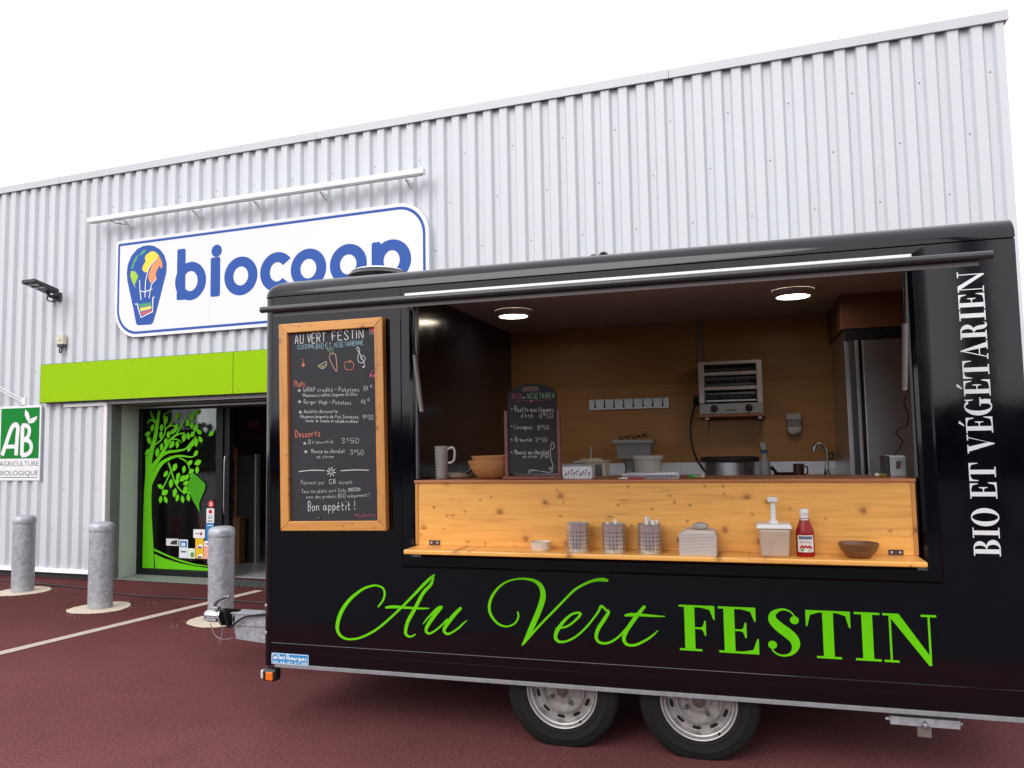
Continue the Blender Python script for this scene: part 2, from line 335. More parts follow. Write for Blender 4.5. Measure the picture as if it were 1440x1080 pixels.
# high-contrast serif capitals, cap height 1, drawn at depth y through a placing function
def serif_glyph(ch):
    R = lambda a, b, c, d: ('p', [(a, b), (c, b), (c, d), (a, d)])
    t, h = .23, .045; L = []; acc = ch == 'É'; ch = {'É': 'E'}.get(ch, ch)
    tr = [(.80, 1), (.80, .70), (.77, .70), (.69, .91), (.48, .957)]
    if ch == 'I': L = [R(.155, h, .385, 1 - h), R(0, 0, .54, h), R(0, 1 - h, .54, 1)]; w = .54
    elif ch in 'EF':
        L = [R(.12, h, .35, 1 - h), R(0, 1 - h, .80, 1), ('p', tr), R(.35, .48, .56, .52), ('p', [(.60, .34), (.60, .67), (.57, .67), (.53, .545), (.48, .521), (.48, .479), (.53, .455), (.57, .34)])]
        if ch == 'E': L += [R(0, 0, .85, h), ('p', [(.85, 0), (.85, .33), (.82, .33), (.73, .09), (.5, .044)])]; w = .85
        else: L += [R(0, 0, .50, h)]; w = .80
    elif ch == 'T': L = [R(.36, h, .59, 1 - h), R(0, 1 - h, .95, 1), ('p', [(0, 1), (0, .66), (.03, .66), (.10, .90), (.28, .957)]), ('p', [(.95, 1), (.95, .66), (.92, .66), (.85, .90), (.67, .957)]), R(.21, 0, .74, h)]; w = .95
    elif ch == 'N': L = [R(.13, h, .175, .96), ('p', [(.10, 1), (.34, 1), (.985, .12), (.985, -.03), (.925, -.03), (.13, .955)]), R(.94, .1, .985, 1 - h), R(0, 1 - h, .20, 1), R(0, 0, .31, h), R(.80, 1 - h, 1.12, 1)]; w = 1.12
    elif ch == 'S':
        L = [('r', [(.585, .80, .03), (.52, .92, .03), (.40, .985, .04), (.27, .97, .06), (.155, .88, .12), (.15, .75, .17), (.27, .61, .2), (.42, .49, .21), (.54, .36, .19), (.565, .22, .15), (.50, .08, .08), (.37, .012, .045), (.24, .02, .035), (.14, .09, .03), (.10, .19, .03)]),
             ('d', (.56, .77, .085)), ('d', (.125, .225, .085))]; w = .70
    elif ch == 'B': L = [R(.12, h, .35, 1 - h), R(0, 0, .43, h), R(0, 1 - h, .43, 1), R(.35, .49, .43, .535), ('a', (.42, .755, (.34, .245), (.12, .20), -90, 90)), ('a', (.42, .265, (.42, .265), (.17, .22), -90, 90))]; w = .86
    elif ch == 'O': L = [('a', (.47, .5, (.47, .525), (.225, .485), 0, 360))]; w = .94
    elif ch == 'G': L = [('a', (.47, .5, (.47, .525), (.225, .485), 48, 330)), R(.62, .03, .85, .40), R(.50, .40, .95, .44), ('p', [(.80, 1), (.84, 1), (.84, .68), (.81, .68), (.76, .84), (.74, .9)])]; w = .97
    elif ch == 'R': L = [R(.12, h, .35, 1 - h), R(0, 0, .47, h), R(0, 1 - h, .43, 1), R(.35, .47, .43, .51), ('a', (.42, .735, (.38, .265), (.15, .22), -90, 90)), ('r', [(.44, .47, .06), (.56, .43, .15), (.62, .30, .2), (.65, .15, .2), (.73, .035, .12), (.86, .02, .04), (.92, .09, .025)])]; w = .94
    elif ch == 'A': L = [('p', [(.10, .03), (.145, .03), (.46, .9), (.43, .98)]), ('p', [(.41, 1.03), (.49, 1.03), (.90, .03), (.64, .03)]), R(.20, .30, .60, .34), R(0, 0, .28, h), R(.53, 0, 1.0, h)]; w = 1.0
    elif ch == 'V': L = [('p', [(.10, .97), (.36, .97), (.60, .18), (.54, -.03), (.50, -.03)]), ('p', [(.52, -.02), (.55, .06), (.88, .97), (.835, .97)]), R(0, 1 - h, .46, 1), R(.70, 1 - h, 1.02, 1)]; w = 1.02
    if acc: L.append(('p', [(.36, 1.07), (.42, 1.07), (.66, 1.25), (.52, 1.28)]))
    return L, w
def serif_mesh(ch, place, y):
    m = M(); L, w = serif_glyph(ch)
    for i, (k, d) in enumerate(L):
        g = M(); yy = y - .00025 * i
        if k == 'p': g.poly([(a, yy, b) for a, b in d])
        elif k == 'r': g.ribbon(d, yy, -.0002, 5)
        elif k == 'd': g.disc(d[0], d[1], d[2], d[2], yy)
        elif k == 'a': g.ring(d[0], d[1], d[2], d[3], yy, d[4], d[5], 36)
        g.v = [(*place(a, b), q) for a, q, b in g.v]; g.v = [(a, q, b) for a, b, q in g.v]
        m.add(g.v, g.f)
    return m, w
SCRIPT = {'A': [[(0.745,0.667,0.0086),(0.772,0.7,0.0111),(0.784,0.735,0.0123),(0.775,0.766,0.0111),(0.745,0.779,0.0099),(0.708,0.778,0.0111),(0.648,0.756,0.0135),(0.571,0.698,0.0185),(0.518,0.628,0.0222),(0.495,0.562,0.0222),(0.498,0.519,0.0185),(0.528,0.49,0.0135),(0.578,0.483,0.0111),(0.647,0.499,0.0111),(0.737,0.546,0.0123),(0.841,0.63,0.0123),(0.944,0.725,0.0135),(1.017,0.796,0.016),(1.058,0.833,0.0148),(1.078,0.848,0.0086)],[(1.074,0.845,0.0099),(1.06,0.801,0.016),(1.011,0.748,0.0185),(0.961,0.662,0.0197),(0.922,0.597,0.0197),(0.908,0.549,0.0185),(0.91,0.527,0.016),(0.928,0.516,0.0111),(0.948,0.52,0.0086),(0.964,0.53,0.0062)],[(0.792,0.664,0.0111),(0.826,0.669,0.016),(0.871,0.67,0.0148),(0.958,0.668,0.0111),(1.016,0.669,0.0086),(1.046,0.671,0.0037)]],'u': [[(1.011,0.587,0.0049),(1.032,0.613,0.0086),(1.067,0.647,0.0135),(1.099,0.673,0.0185),(1.116,0.68,0.0148)],[(1.117,0.679,0.016),(1.073,0.629,0.0197),(1.035,0.577,0.0185),(1.027,0.551,0.016),(1.043,0.538,0.0123),(1.072,0.55,0.0099),(1.115,0.583,0.0099),(1.15,0.617,0.0099)],[(1.226,0.678,0.016),(1.186,0.639,0.0209),(1.144,0.586,0.0197),(1.131,0.558,0.0172),(1.147,0.542,0.0135),(1.173,0.549,0.0099),(1.213,0.575,0.0099),(1.238,0.598,0.0086),(1.261,0.617,0.0037)]],'V': [[(1.543,0.672,0.0086),(1.545,0.648,0.0099),(1.528,0.617,0.0086),(1.487,0.597,0.0086),(1.44,0.605,0.0111),(1.404,0.638,0.0135),(1.387,0.679,0.0148),(1.395,0.73,0.0148),(1.426,0.78,0.0123),(1.471,0.818,0.0099),(1.526,0.839,0.0086),(1.586,0.844,0.0111),(1.639,0.834,0.0172),(1.672,0.804,0.0246),(1.679,0.754,0.0296),(1.655,0.683,0.0283),(1.621,0.61,0.0271),(1.585,0.537,0.0197),(1.563,0.506,0.0062)],[(1.566,0.509,0.0062),(1.6,0.547,0.0111),(1.654,0.606,0.0111),(1.714,0.666,0.0111),(1.781,0.733,0.0111),(1.846,0.796,0.0111),(1.911,0.834,0.0123),(1.962,0.851,0.0148),(2.0,0.853,0.0185),(2.015,0.85,0.0135)]],'e': [[(1.745,0.598,0.0086),(1.803,0.613,0.0099),(1.85,0.648,0.0111),(1.874,0.677,0.0135),(1.856,0.683,0.0111),(1.818,0.667,0.0123),(1.77,0.618,0.0172),(1.743,0.57,0.0197),(1.748,0.541,0.016),(1.782,0.534,0.0111),(1.841,0.56,0.0099),(1.899,0.61,0.0099),(1.951,0.672,0.0099)]],'r': [[(1.951,0.672,0.0099),(1.968,0.697,0.0111),(1.98,0.72,0.0135),(1.992,0.717,0.0111),(2.005,0.703,0.0111),(2.018,0.694,0.0148),(1.995,0.656,0.0185),(1.962,0.606,0.0185),(1.952,0.565,0.016),(1.969,0.542,0.0135),(2.011,0.542,0.0111),(2.061,0.571,0.0099),(2.112,0.625,0.0099)]],'t': [[(2.197,0.727,0.0148),(2.156,0.678,0.0197),(2.108,0.61,0.0197),(2.091,0.567,0.0185),(2.106,0.54,0.0148),(2.146,0.539,0.0123),(2.196,0.563,0.0111),(2.233,0.589,0.0086),(2.26,0.615,0.0037)],[(2.102,0.681,0.0099),(2.132,0.686,0.0172),(2.181,0.687,0.0135),(2.242,0.685,0.0099),(2.296,0.685,0.0037)]]}
FEST = {'F': [(2.362,0.53),(2.528,0.533),(2.369,0.748)],'E': [(2.547,0.529),(2.728,0.53),(2.555,0.747)],'S': [(2.763,0.525),(2.924,0.526),(2.772,0.747)],'T': [(2.944,0.526),(3.134,0.528),(2.954,0.744)],'I': [(3.154,0.524),(3.259,0.523),(3.165,0.742)],'N': [(3.274,0.527),(3.492,0.526),(3.285,0.741)]}
BRANCH = [[(-4.86,1.201,0.1047),(-4.86,1.365,0.0926),(-4.821,1.529,0.0725),(-4.766,1.693,0.0564),(-4.734,1.857,0.0483),(-4.706,2.034,0.0403)],[(-4.748,1.865,0.0362),(-4.814,1.958,0.0282),(-4.841,2.038,0.0181)],[(-4.766,1.887,0.0181),(-4.846,1.917,0.0181),(-4.892,1.874,0.0121)],[(-4.76,1.607,0.0161),(-4.661,1.671,0.0181),(-4.605,1.772,0.0181),(-4.631,1.936,0.0161),(-4.617,1.985,0.0141),(-4.518,2.02,0.0081)],[(-4.841,1.283,0.0805),(-4.714,1.413,0.0564),(-4.613,1.543,0.0443),(-4.528,1.656,0.0302),(-4.43,1.719,0.0242),(-4.304,1.746,0.0121)],[(-4.597,1.791,0.0161),(-4.515,1.868,0.0161),(-4.484,1.932,0.0101)],[(-4.431,1.727,0.0201),(-4.359,1.823,0.0201),(-4.307,1.911,0.0161),(-4.211,2.006,0.0081)],[(-4.563,1.656,0.0161),(-4.45,1.67,0.0181),(-4.368,1.645,0.0121),(-4.343,1.612,0.0081)],[(-4.796,1.315,0.0604),(-4.694,1.437,0.0483),(-4.57,1.506,0.0362),(-4.406,1.524,0.0282),(-4.285,1.546,0.0221),(-4.205,1.618,0.0181),(-4.122,1.7,0.0101)],[(-4.844,1.119,0.0926),(-4.752,1.258,0.0725),(-4.651,1.372,0.0523),(-4.507,1.439,0.0362),(-4.364,1.462,0.0242),(-4.182,1.447,0.0161),(-4.107,1.496,0.0081)],[(-4.384,1.442,0.0141),(-4.266,1.39,0.0161),(-4.22,1.312,0.0141),(-4.189,1.264,0.0081)],[(-4.547,1.379,0.0242),(-4.505,1.298,0.0221),(-4.461,1.184,0.0201),(-4.398,1.087,0.0181),(-4.296,1.011,0.0161),(-4.211,1.032,0.0101)],[(-4.508,1.273,0.0181),(-4.564,1.168,0.0161),(-4.62,1.071,0.0161),(-4.633,1.003,0.0101)],[(-4.556,1.828,0.0121),(-4.474,1.839,0.0141),(-4.42,1.797,0.0081)],[(-4.29,1.838,0.0121),(-4.208,1.828,0.0121),(-4.167,1.786,0.0081)]]
LEAF = [(-4.856,1.665,-60,0.09),(-4.668,1.724,80,0.075),(-4.806,1.817,70,0.075),(-4.595,1.911,80,0.09),(-4.414,1.955,80,0.075),(-4.66,1.814,80,0.075),(-4.186,1.94,80,0.09),(-4.25,1.872,70,0.075),(-4.188,1.835,80,0.075),(-4.432,1.808,70,0.09),(-4.483,1.761,30,0.075),(-4.55,1.725,80,0.075),(-4.307,1.687,80,0.09),(-4.241,1.702,100,0.075),(-4.177,1.722,40,0.075),(-4.128,1.801,60,0.09),(-4.077,1.752,-30,0.075),(-4.055,1.66,-50,0.075),(-4.121,1.624,90,0.09),(-4.179,1.601,60,0.075),(-4.224,1.553,60,0.075),(-4.494,1.603,50,0.09),(-4.408,1.601,85,0.075),(-4.59,1.64,80,0.075),(-4.72,1.508,80,0.09),(-4.655,1.576,80,0.075),(-4.123,1.488,50,0.075),(-4.091,1.378,20,0.09),(-4.099,1.287,85,0.075),(-4.211,1.376,30,0.075),(-4.444,1.321,60,0.09),(-4.301,1.296,80,0.075),(-4.189,1.27,30,0.075),(-4.164,1.192,-50,0.09),(-4.255,1.2,40,0.075),(-4.391,1.213,60,0.075),(-4.319,1.184,30,0.09),(-4.404,1.144,75,0.075),(-4.582,1.241,50,0.075),(-4.497,1.123,85,0.09),(-4.267,1.128,20,0.075),(-4.666,1.087,-20,0.075),(-4.592,1.012,25,0.09),(-4.656,0.925,80,0.075),(-4.576,0.925,-60,0.075),(-4.438,1.01,75,0.09),(-4.396,0.947,75,0.075),(-4.315,0.932,-75,0.075),(-4.276,1.044,65,0.09),(-4.201,1.024,45,0.075),(-4.228,0.952,-75,0.075),(-4.121,1.995,30,0.09),(-3.892,1.727,35,0.075),(-4.879,1.744,20,0.075),(-4.873,1.513,40,0.09)]
BIGLEAF = [(-4.179,1.264),(-4.078,1.2),(-3.972,1.12),(-3.977,1.057),(-4.025,0.961),(-4.063,0.882),(-4.052,0.774),(-4.153,0.913),(-4.236,1.056),(-4.237,1.136),(-4.188,1.2)]
TRUNK = [(-4.915,1.464),(-4.91,1.267),(-4.926,1.037),(-4.933,0.71),(-4.935,0.061),(-4.747,0.02),(-4.77,0.422),(-4.799,0.712),(-4.809,0.956),(-4.802,1.119),(-4.789,1.217),(-4.82,1.463)]
SWOOSH = [[(-4.747,0.258),(-4.576,0.203),(-4.346,0.157),(-4.121,0.13),(-3.826,0.105),(-3.825,0.038),(-4.727,0.062)],[(-4.756,0.324),(-4.577,0.263),(-4.347,0.199),(-4.121,0.157),(-3.841,0.132),(-3.841,0.125),(-4.121,0.14),(-4.347,0.177),(-4.576,0.241),(-4.754,0.296)]]
STICK = {'red_round': ((-3.932,0.834),(-3.833,0.922)),'white_red_dot': ((-3.948,0.652),(-3.833,0.826)),'blue': ((-3.955,0.441),(-3.834,0.651)),'wide_white': ((-4.141,0.468),(-3.968,0.572)),'photo': ((-4.556,0.366),(-4.367,0.451)),'blue_white': ((-4.353,0.222),(-4.222,0.445)),'green_white': ((-4.219,0.221),(-4.115,0.341)),'yellow_a': ((-4.109,0.339),(-3.987,0.465)),'yellow_b': ((-4.108,0.224),(-3.985,0.34)),'pink': ((-3.98,0.223),(-3.867,0.437)),'little': ((-3.922,0.164),(-3.864,0.227))}
EMB = {'balloon': [(-4.378,3.977),(-4.295,3.959),(-4.205,3.908),(-4.137,3.83),(-4.101,3.732),(-4.103,3.626),(-4.138,3.511),(-4.193,3.327),(-4.249,3.155),(-4.291,3.04),(-4.32,3.019),(-4.522,3.023),(-4.548,3.046),(-4.595,3.228),(-4.653,3.424),(-4.695,3.572),(-4.708,3.669),(-4.693,3.776),(-4.641,3.874),(-4.551,3.95),(-4.461,3.976)],'yellow': [(-4.413,3.864),(-4.339,3.9),(-4.279,3.889),(-4.218,3.838),(-4.262,3.783),(-4.32,3.741),(-4.364,3.686),(-4.393,3.652),(-4.439,3.657),(-4.47,3.695),(-4.456,3.742),(-4.419,3.786),(-4.435,3.83)],'orange': [(-4.262,3.781),(-4.214,3.832),(-4.172,3.762),(-4.161,3.702),(-4.185,3.675),(-4.208,3.713),(-4.237,3.674),(-4.266,3.617),(-4.245,3.568),(-4.301,3.537),(-4.338,3.511),(-4.369,3.567),(-4.37,3.627),(-4.342,3.689),(-4.313,3.738)],'green': [[(-4.527,3.863),(-4.46,3.922),(-4.415,3.93),(-4.429,3.901),(-4.489,3.871)],[(-4.637,3.711),(-4.623,3.77),(-4.587,3.839),(-4.538,3.882),(-4.549,3.829),(-4.593,3.779),(-4.614,3.709)]],'lime': [(-4.644,3.688),(-4.583,3.682),(-4.529,3.623),(-4.55,3.571),(-4.579,3.526),(-4.563,3.47),(-4.618,3.553),(-4.651,3.628)],'cord': [[(-4.505,3.567,0.013),(-4.497,3.447,0.013),(-4.476,3.326,0.013)],[(-4.386,3.64,0.013),(-4.413,3.535,0.013),(-4.417,3.351,0.013)],[(-4.262,3.795,0.012),(-4.35,3.72,0.012),(-4.39,3.634,0.012)],[(-4.25,3.556,0.013),(-4.315,3.503,0.013),(-4.34,3.422,0.013),(-4.353,3.334,0.013)],[(-4.502,3.435,0.012),(-4.418,3.419,0.012),(-4.307,3.443,0.012)]],'rim': [(-4.566,3.279,0.017),(-4.536,3.283,0.017),(-4.471,3.114,0.017),(-4.296,3.17,0.017),(-4.297,3.335,0.017),(-4.275,3.345,0.017)],'bgreen': [(-4.517,3.276),(-4.326,3.285),(-4.322,3.243),(-4.501,3.239)],'byellow': [(-4.492,3.23),(-4.322,3.24),(-4.319,3.207),(-4.481,3.186)],'bred': [(-4.477,3.175),(-4.316,3.195),(-4.311,3.177),(-4.465,3.138)]}
AB = {'A': [[(-6.738,1.505,0.062),(-6.654,1.7,0.062),(-6.587,1.846,0.062),(-6.523,1.892,0.062),(-6.476,1.853,0.062),(-6.484,1.72,0.062),(-6.494,1.503,0.062)],[(-6.663,1.614,0.049600000000000005),(-6.499,1.616,0.049600000000000005)]],'B': [[(-6.393,1.501,0.062),(-6.395,1.879,0.062)],[(-6.405,1.875,0.0558),(-6.327,1.873,0.0558),(-6.277,1.829,0.0558),(-6.287,1.752,0.0558),(-6.333,1.708,0.0558),(-6.398,1.695,0.0558)],[(-6.398,1.695,0.0558),(-6.294,1.688,0.0558),(-6.237,1.633,0.0558),(-6.247,1.551,0.0558),(-6.319,1.51,0.0558),(-6.403,1.506,0.0558)]],'leaf': [[(-6.358,2.078),(-6.308,2.048),(-6.277,1.988),(-6.278,1.929),(-6.32,1.939),(-6.362,2.007)],[(-6.312,1.913),(-6.256,1.963),(-6.148,1.991),(-6.156,1.954),(-6.206,1.91),(-6.27,1.9)]],'txt': [(-6.772,1.367),(-6.096,1.363),(-6.767,1.248),(-6.101,1.247),(-6.283,1.423)]}
CHALK = [('AU VERT',(0.24,2.142),(0.439,2.145),0.051,'w',1.5),('FESTIN',(0.48,2.149),(0.678,2.15),0.049,'w',1.5),('CUISINE',(0.257,2.117),(0.37,2.119),0.024,'b',1.3),('BIO',(0.378,2.114),(0.427,2.114),0.028,'b',1.3),('ET',(0.439,2.115),(0.475,2.115),0.027,'b',1.3),('VÉGÉTARIENNE',(0.49,2.115),(0.678,2.121),0.025,'b',1.2),('Plats',(0.236,1.892),(0.305,1.895),0.035,'o',1.4),('WRAP crudité + Potatoes',(0.298,1.863),(0.651,1.852),0.024,'w',None),('8€',(0.677,1.854),(0.736,1.86),0.026,'w',None),('(Houmous,crudités,légumes Grillés',(0.29,1.834),(0.637,1.829),0.019,'w',None),('Burger Végé + Potatoes',(0.298,1.795),(0.6,1.78),0.023,'w',None),('9€',(0.662,1.773),(0.717,1.785),0.027,'w',None),('Assiette découverte',(0.298,1.741),(0.515,1.735),0.021,'w',None),('(Houmous,beignets de Pois,Samossas,',(0.275,1.714),(0.651,1.702),0.018,'w',None),('Caviar de Tomate et salade,crudités)',(0.309,1.69),(0.643,1.677),0.017,'w',None),('9€50',(0.671,1.694),(0.738,1.692),0.024,'w',None),('Desserts',(0.244,1.602),(0.405,1.608),0.037,'o',1.6),('Brownie',(0.329,1.564),(0.49,1.566),0.023,'w',None),('3€50',(0.536,1.566),(0.65,1.564),0.026,'w',None),('Mousse au chocolat',(0.347,1.512),(0.56,1.511),0.023,'w',None),('3€50',(0.591,1.501),(0.676,1.498),0.026,'w',None),('et citron',(0.382,1.483),(0.49,1.483),0.016,'w',None),('Paiement par',(0.28,1.335),(0.433,1.337),0.023,'w',0.7),('CB',(0.46,1.338),(0.502,1.339),0.024,'w',1.2),('accepté',(0.521,1.337),(0.606,1.339),0.021,'w',0.7),('Tous nos plats sont faits',(0.284,1.287),(0.569,1.294),0.02,'w',0.8),('MAISON',(0.581,1.295),(0.653,1.298),0.02,'w',None),('avec des produits',(0.314,1.257),(0.507,1.261),0.018,'w',0.8),('BIO',(0.517,1.261),(0.565,1.262),0.023,'w',None),('uniquement !',(0.576,1.262),(0.711,1.268),0.022,'w',0.8),('Bon appétit !',(0.326,1.187),(0.624,1.196),0.052,'w',1.1)]
DRAW = [('w',[(0.264,1.407,0.004),(0.341,1.415,0.004),(0.431,1.413,0.004)]),('w',[(0.532,1.411,0.004),(0.624,1.415,0.004),(0.706,1.413,0.004)]),('w',[(0.481,1.404,0.004),(0.502,1.4,0.004)]),('w',[(0.477,1.399,0.004),(0.489,1.384,0.004)]),('w',[(0.471,1.398,0.004),(0.467,1.38,0.004)]),('w',[(0.465,1.402,0.004),(0.448,1.391,0.004)]),('w',[(0.464,1.408,0.004),(0.443,1.411,0.004)]),('w',[(0.468,1.413,0.004),(0.456,1.428,0.004)]),('w',[(0.474,1.414,0.004),(0.478,1.432,0.004)]),('w',[(0.48,1.41,0.004),(0.497,1.42,0.004)]),('o',[(0.282,2.051,0.002),(0.292,2.044,0.002),(0.289,2.013,0.002)]),('o',[(0.286,2.02,0.006),(0.295,2.025,0.006),(0.298,2.015,0.006),(0.289,2.01,0.006),(0.284,2.016,0.006)]),('y',[(0.389,2.005,0.0025),(0.416,1.991,0.0025),(0.439,2.003,0.0025),(0.441,2.03,0.0025),(0.389,2.007,0.0025)]),('y',[(0.401,2.008,0.002),(0.42,1.999,0.002),(0.433,2.01,0.002),(0.435,2.02,0.002)]),('y',[(0.416,2.001,0.002),(0.42,2.014,0.002)]),('p',[(0.461,2.063,0.003),(0.473,2.073,0.003),(0.498,2.068,0.003),(0.507,2.02,0.003),(0.508,1.97,0.003),(0.484,2.001,0.003),(0.463,2.043,0.003),(0.46,2.06,0.003)]),('g',[(0.473,2.073,0.002),(0.454,2.091,0.002),(0.446,2.108,0.002),(0.462,2.1,0.002),(0.469,2.09,0.002),(0.473,2.107,0.002),(0.484,2.103,0.002),(0.483,2.082,0.002),(0.486,2.072,0.002)]),('o',[(0.585,2.017,0.0025),(0.567,2.024,0.0025),(0.555,2.008,0.0025),(0.563,1.984,0.0025),(0.585,1.976,0.0025),(0.608,1.981,0.0025),(0.616,2.002,0.0025),(0.604,2.021,0.0025),(0.585,2.017,0.0025)]),('o',[(0.585,2.017,0.0022),(0.589,2.03,0.0022),(0.599,2.026,0.0022),(0.591,2.018,0.0022)]),('w',[(0.674,1.985,0.003),(0.683,1.992,0.003),(0.678,2.012,0.003),(0.652,2.067,0.003),(0.634,2.092,0.003),(0.641,2.103,0.003),(0.652,2.087,0.003),(0.647,2.064,0.003),(0.64,2.041,0.003),(0.648,2.017,0.003),(0.67,2.013,0.003),(0.687,2.032,0.003),(0.674,2.053,0.003),(0.659,2.047,0.003),(0.665,2.03,0.003)]),('w',[(0.67,1.987,0.006),(0.678,1.991,0.006)]),('m',[(0.723,1.94,0.0025),(0.725,1.96,0.0025),(0.747,1.964,0.0025),(0.745,1.94,0.0025)]),('m',[(0.714,1.939,0.006),(0.723,1.944,0.006),(0.723,1.934,0.006),(0.714,1.934,0.006)]),('m',[(0.736,1.937,0.006),(0.745,1.942,0.006),(0.745,1.932,0.006),(0.736,1.931,0.006)]),('w',[(0.256,1.871,0.0025),(0.277,1.87,0.0025)]),('w',[(0.261,1.879,0.0025),(0.272,1.862,0.0025)]),('w',[(0.272,1.879,0.0025),(0.261,1.863,0.0025)]),('w',[(0.258,1.806,0.0025),(0.28,1.806,0.0025)]),('w',[(0.264,1.814,0.0025),(0.275,1.798,0.0025)]),('w',[(0.274,1.814,0.0025),(0.264,1.798,0.0025)]),('w',[(0.264,1.747,0.0025),(0.285,1.746,0.0025)]),('w',[(0.269,1.755,0.0025),(0.28,1.738,0.0025)]),('w',[(0.28,1.755,0.0025),(0.269,1.739,0.0025)]),('w',[(0.293,1.567,0.0025),(0.314,1.567,0.0025)]),('w',[(0.298,1.575,0.0025),(0.309,1.559,0.0025)]),('w',[(0.309,1.575,0.0025),(0.298,1.559,0.0025)]),('w',[(0.299,1.52,0.0025),(0.321,1.52,0.0025)]),('w',[(0.304,1.528,0.0025),(0.315,1.511,0.0025)]),('w',[(0.315,1.528,0.0025),(0.305,1.512,0.0025)]),('m',[(0.618,1.16,0.0016),(0.627,1.173,0.0016),(0.632,1.158,0.0016),(0.642,1.171,0.0016),(0.647,1.158,0.0016),(0.667,1.16,0.0016),(0.674,1.175,0.0016),(0.68,1.159,0.0016),(0.693,1.169,0.0016),(0.7,1.159,0.0016),(0.711,1.174,0.0016),(0.721,1.159,0.0016),(0.732,1.172,0.0016),(0.739,1.159,0.0016),(0.75,1.166,0.0016)])]
CHALK2 = [('BIO',(1.518,1.786),(1.572,1.784),0.025,'m',1.2),('et',(1.575,1.785),(1.593,1.784),0.014,'w',1),('VÉGÉTARIEN',(1.601,1.784),(1.752,1.782),0.027,'g',1.2),('Risotto aux légumes',(1.528,1.717),(1.746,1.709),0.028,'w',0.9),("d'été",(1.563,1.684),(1.632,1.683),0.022,'w',0.9),('8€50',(1.666,1.678),(1.742,1.678),0.023,'w',0.9),('Lasagnes',(1.527,1.624),(1.627,1.621),0.023,'w',0.9),('8€50',(1.655,1.618),(1.718,1.617),0.022,'w',0.9),('Brownie',(1.529,1.556),(1.624,1.556),0.023,'w',0.9),('3€50',(1.641,1.553),(1.707,1.553),0.02,'w',0.9),('Mousse au chocolat',(1.526,1.489),(1.717,1.488),0.024,'w',0.9),('et citron',(1.572,1.468),(1.648,1.469),0.017,'w',0.9),('3€50',(1.666,1.465),(1.715,1.468),0.018,'w',0.9)]
DRAW2 = [('r',[(1.528,1.768,0.002),(1.571,1.773,0.002),(1.611,1.772,0.002)]),('r',[(1.637,1.768,0.002),(1.686,1.772,0.002),(1.733,1.773,0.002)]),('o',[(1.615,1.769,0.004),(1.622,1.774,0.004),(1.627,1.769,0.004),(1.619,1.765,0.004)]),('w',[(1.729,1.509,0.002),(1.742,1.522,0.002),(1.74,1.543,0.002),(1.731,1.547,0.002),(1.723,1.525,0.002),(1.723,1.469,0.002),(1.733,1.425,0.002),(1.73,1.4,0.002),(1.713,1.391,0.002),(1.665,1.398,0.002)]),('w',[(1.712,1.412,0.002),(1.72,1.418,0.002),(1.728,1.412,0.002),(1.72,1.404,0.002),(1.712,1.41,0.002)]),('w',[(1.659,1.398,0.002),(1.629,1.402,0.002),(1.606,1.392,0.002),(1.597,1.395,0.002),(1.613,1.406,0.002),(1.639,1.4,0.002)]),('w',[(1.51,1.735,0.005),(1.515,1.73,0.005)]),('w',[(1.508,1.641,0.005),(1.513,1.636,0.005)]),('w',[(1.506,1.568,0.005),(1.512,1.563,0.005)]),('w',[(1.505,1.502,0.005),(1.51,1.497,0.005)])]
PLATE = [(0.073,0.384),(0.317,0.316)]
# ================================================================== ground
g = M(); N = 24
g.add([(-150 + 300 * i / N, -150 + 300 * j / N, 0) for j in range(N + 1) for i in range(N + 1)], [(j * (N + 1) + i, j * (N + 1) + i + 1, (j + 1) * (N + 1) + i + 1, (j + 1) * (N + 1) + i) for j in range(N) for i in range(N)])
ground = single(g, 'ground', None, None, (0, 0, 0), asphalt(), kind='structure')
PAINT = mat('worn_cream_paint', (.50, .41, .35), .7, var=.16, scale=18, bump=.4, bscale=150)
d = Vector((.46, 2.69)).normalized(); nrm = Vector((d.y, -d.x)) * .055
a, b = Vector((-2.86, .785)) - d * 3.2, Vector((-2.40, 3.47))
mk = M(); K = 40
for i in range(K + 1):
    p = a.lerp(b, i / K); q = nrm * random.uniform(.94, 1.04); mk.v += [(p.x - q.x, p.y - q.y, .004), (p.x + q.x, p.y + q.y, .004)]
mk.f = [(2 * i, 2 * i + 1, 2 * i + 3, 2 * i + 2) for i in range(K)]
single(mk, 'bay_marking', None, None, (-2.6, 2, 0), PAINT, kind='structure')

# ================================================================== store building (local frame: x along the facade, y into the building)
S0, S1, ZT = -10.057, 4.53, 4.945
E0, E1, EZ = -5.0, -1.75, 2.10            # entrance recess
bld = thing('store_building', 'large store clad in pale grey ribbed metal with a recessed glass entrance', 'building', (-2.5, 0, 0), 'B')
pitch, cw, fl = .175, .077, .022
def profile(s0, s1):
    pts = []; k = math.floor((s0 + .432) / pitch) - 1
    while True:
        base = -.432 + k * pitch
        if base > s1 + pitch: break
        for ds, o in ((0, -.04), (cw, -.04), (cw + fl, 0), (pitch - fl, 0)):
            pts.append((base + ds, o))
        k += 1
    def at(s):
        for (a, oa), (b, ob) in zip(pts, pts[1:]):
            if a <= s <= b: return oa + (ob - oa) * (s - a) / (b - a)
    return [(s0, at(s0))] + [p for p in pts if s0 + 1e-4 < p[0] < s1 - 1e-4] + [(s1, at(s1))]
s = -.432 + .011 - .875 * 11
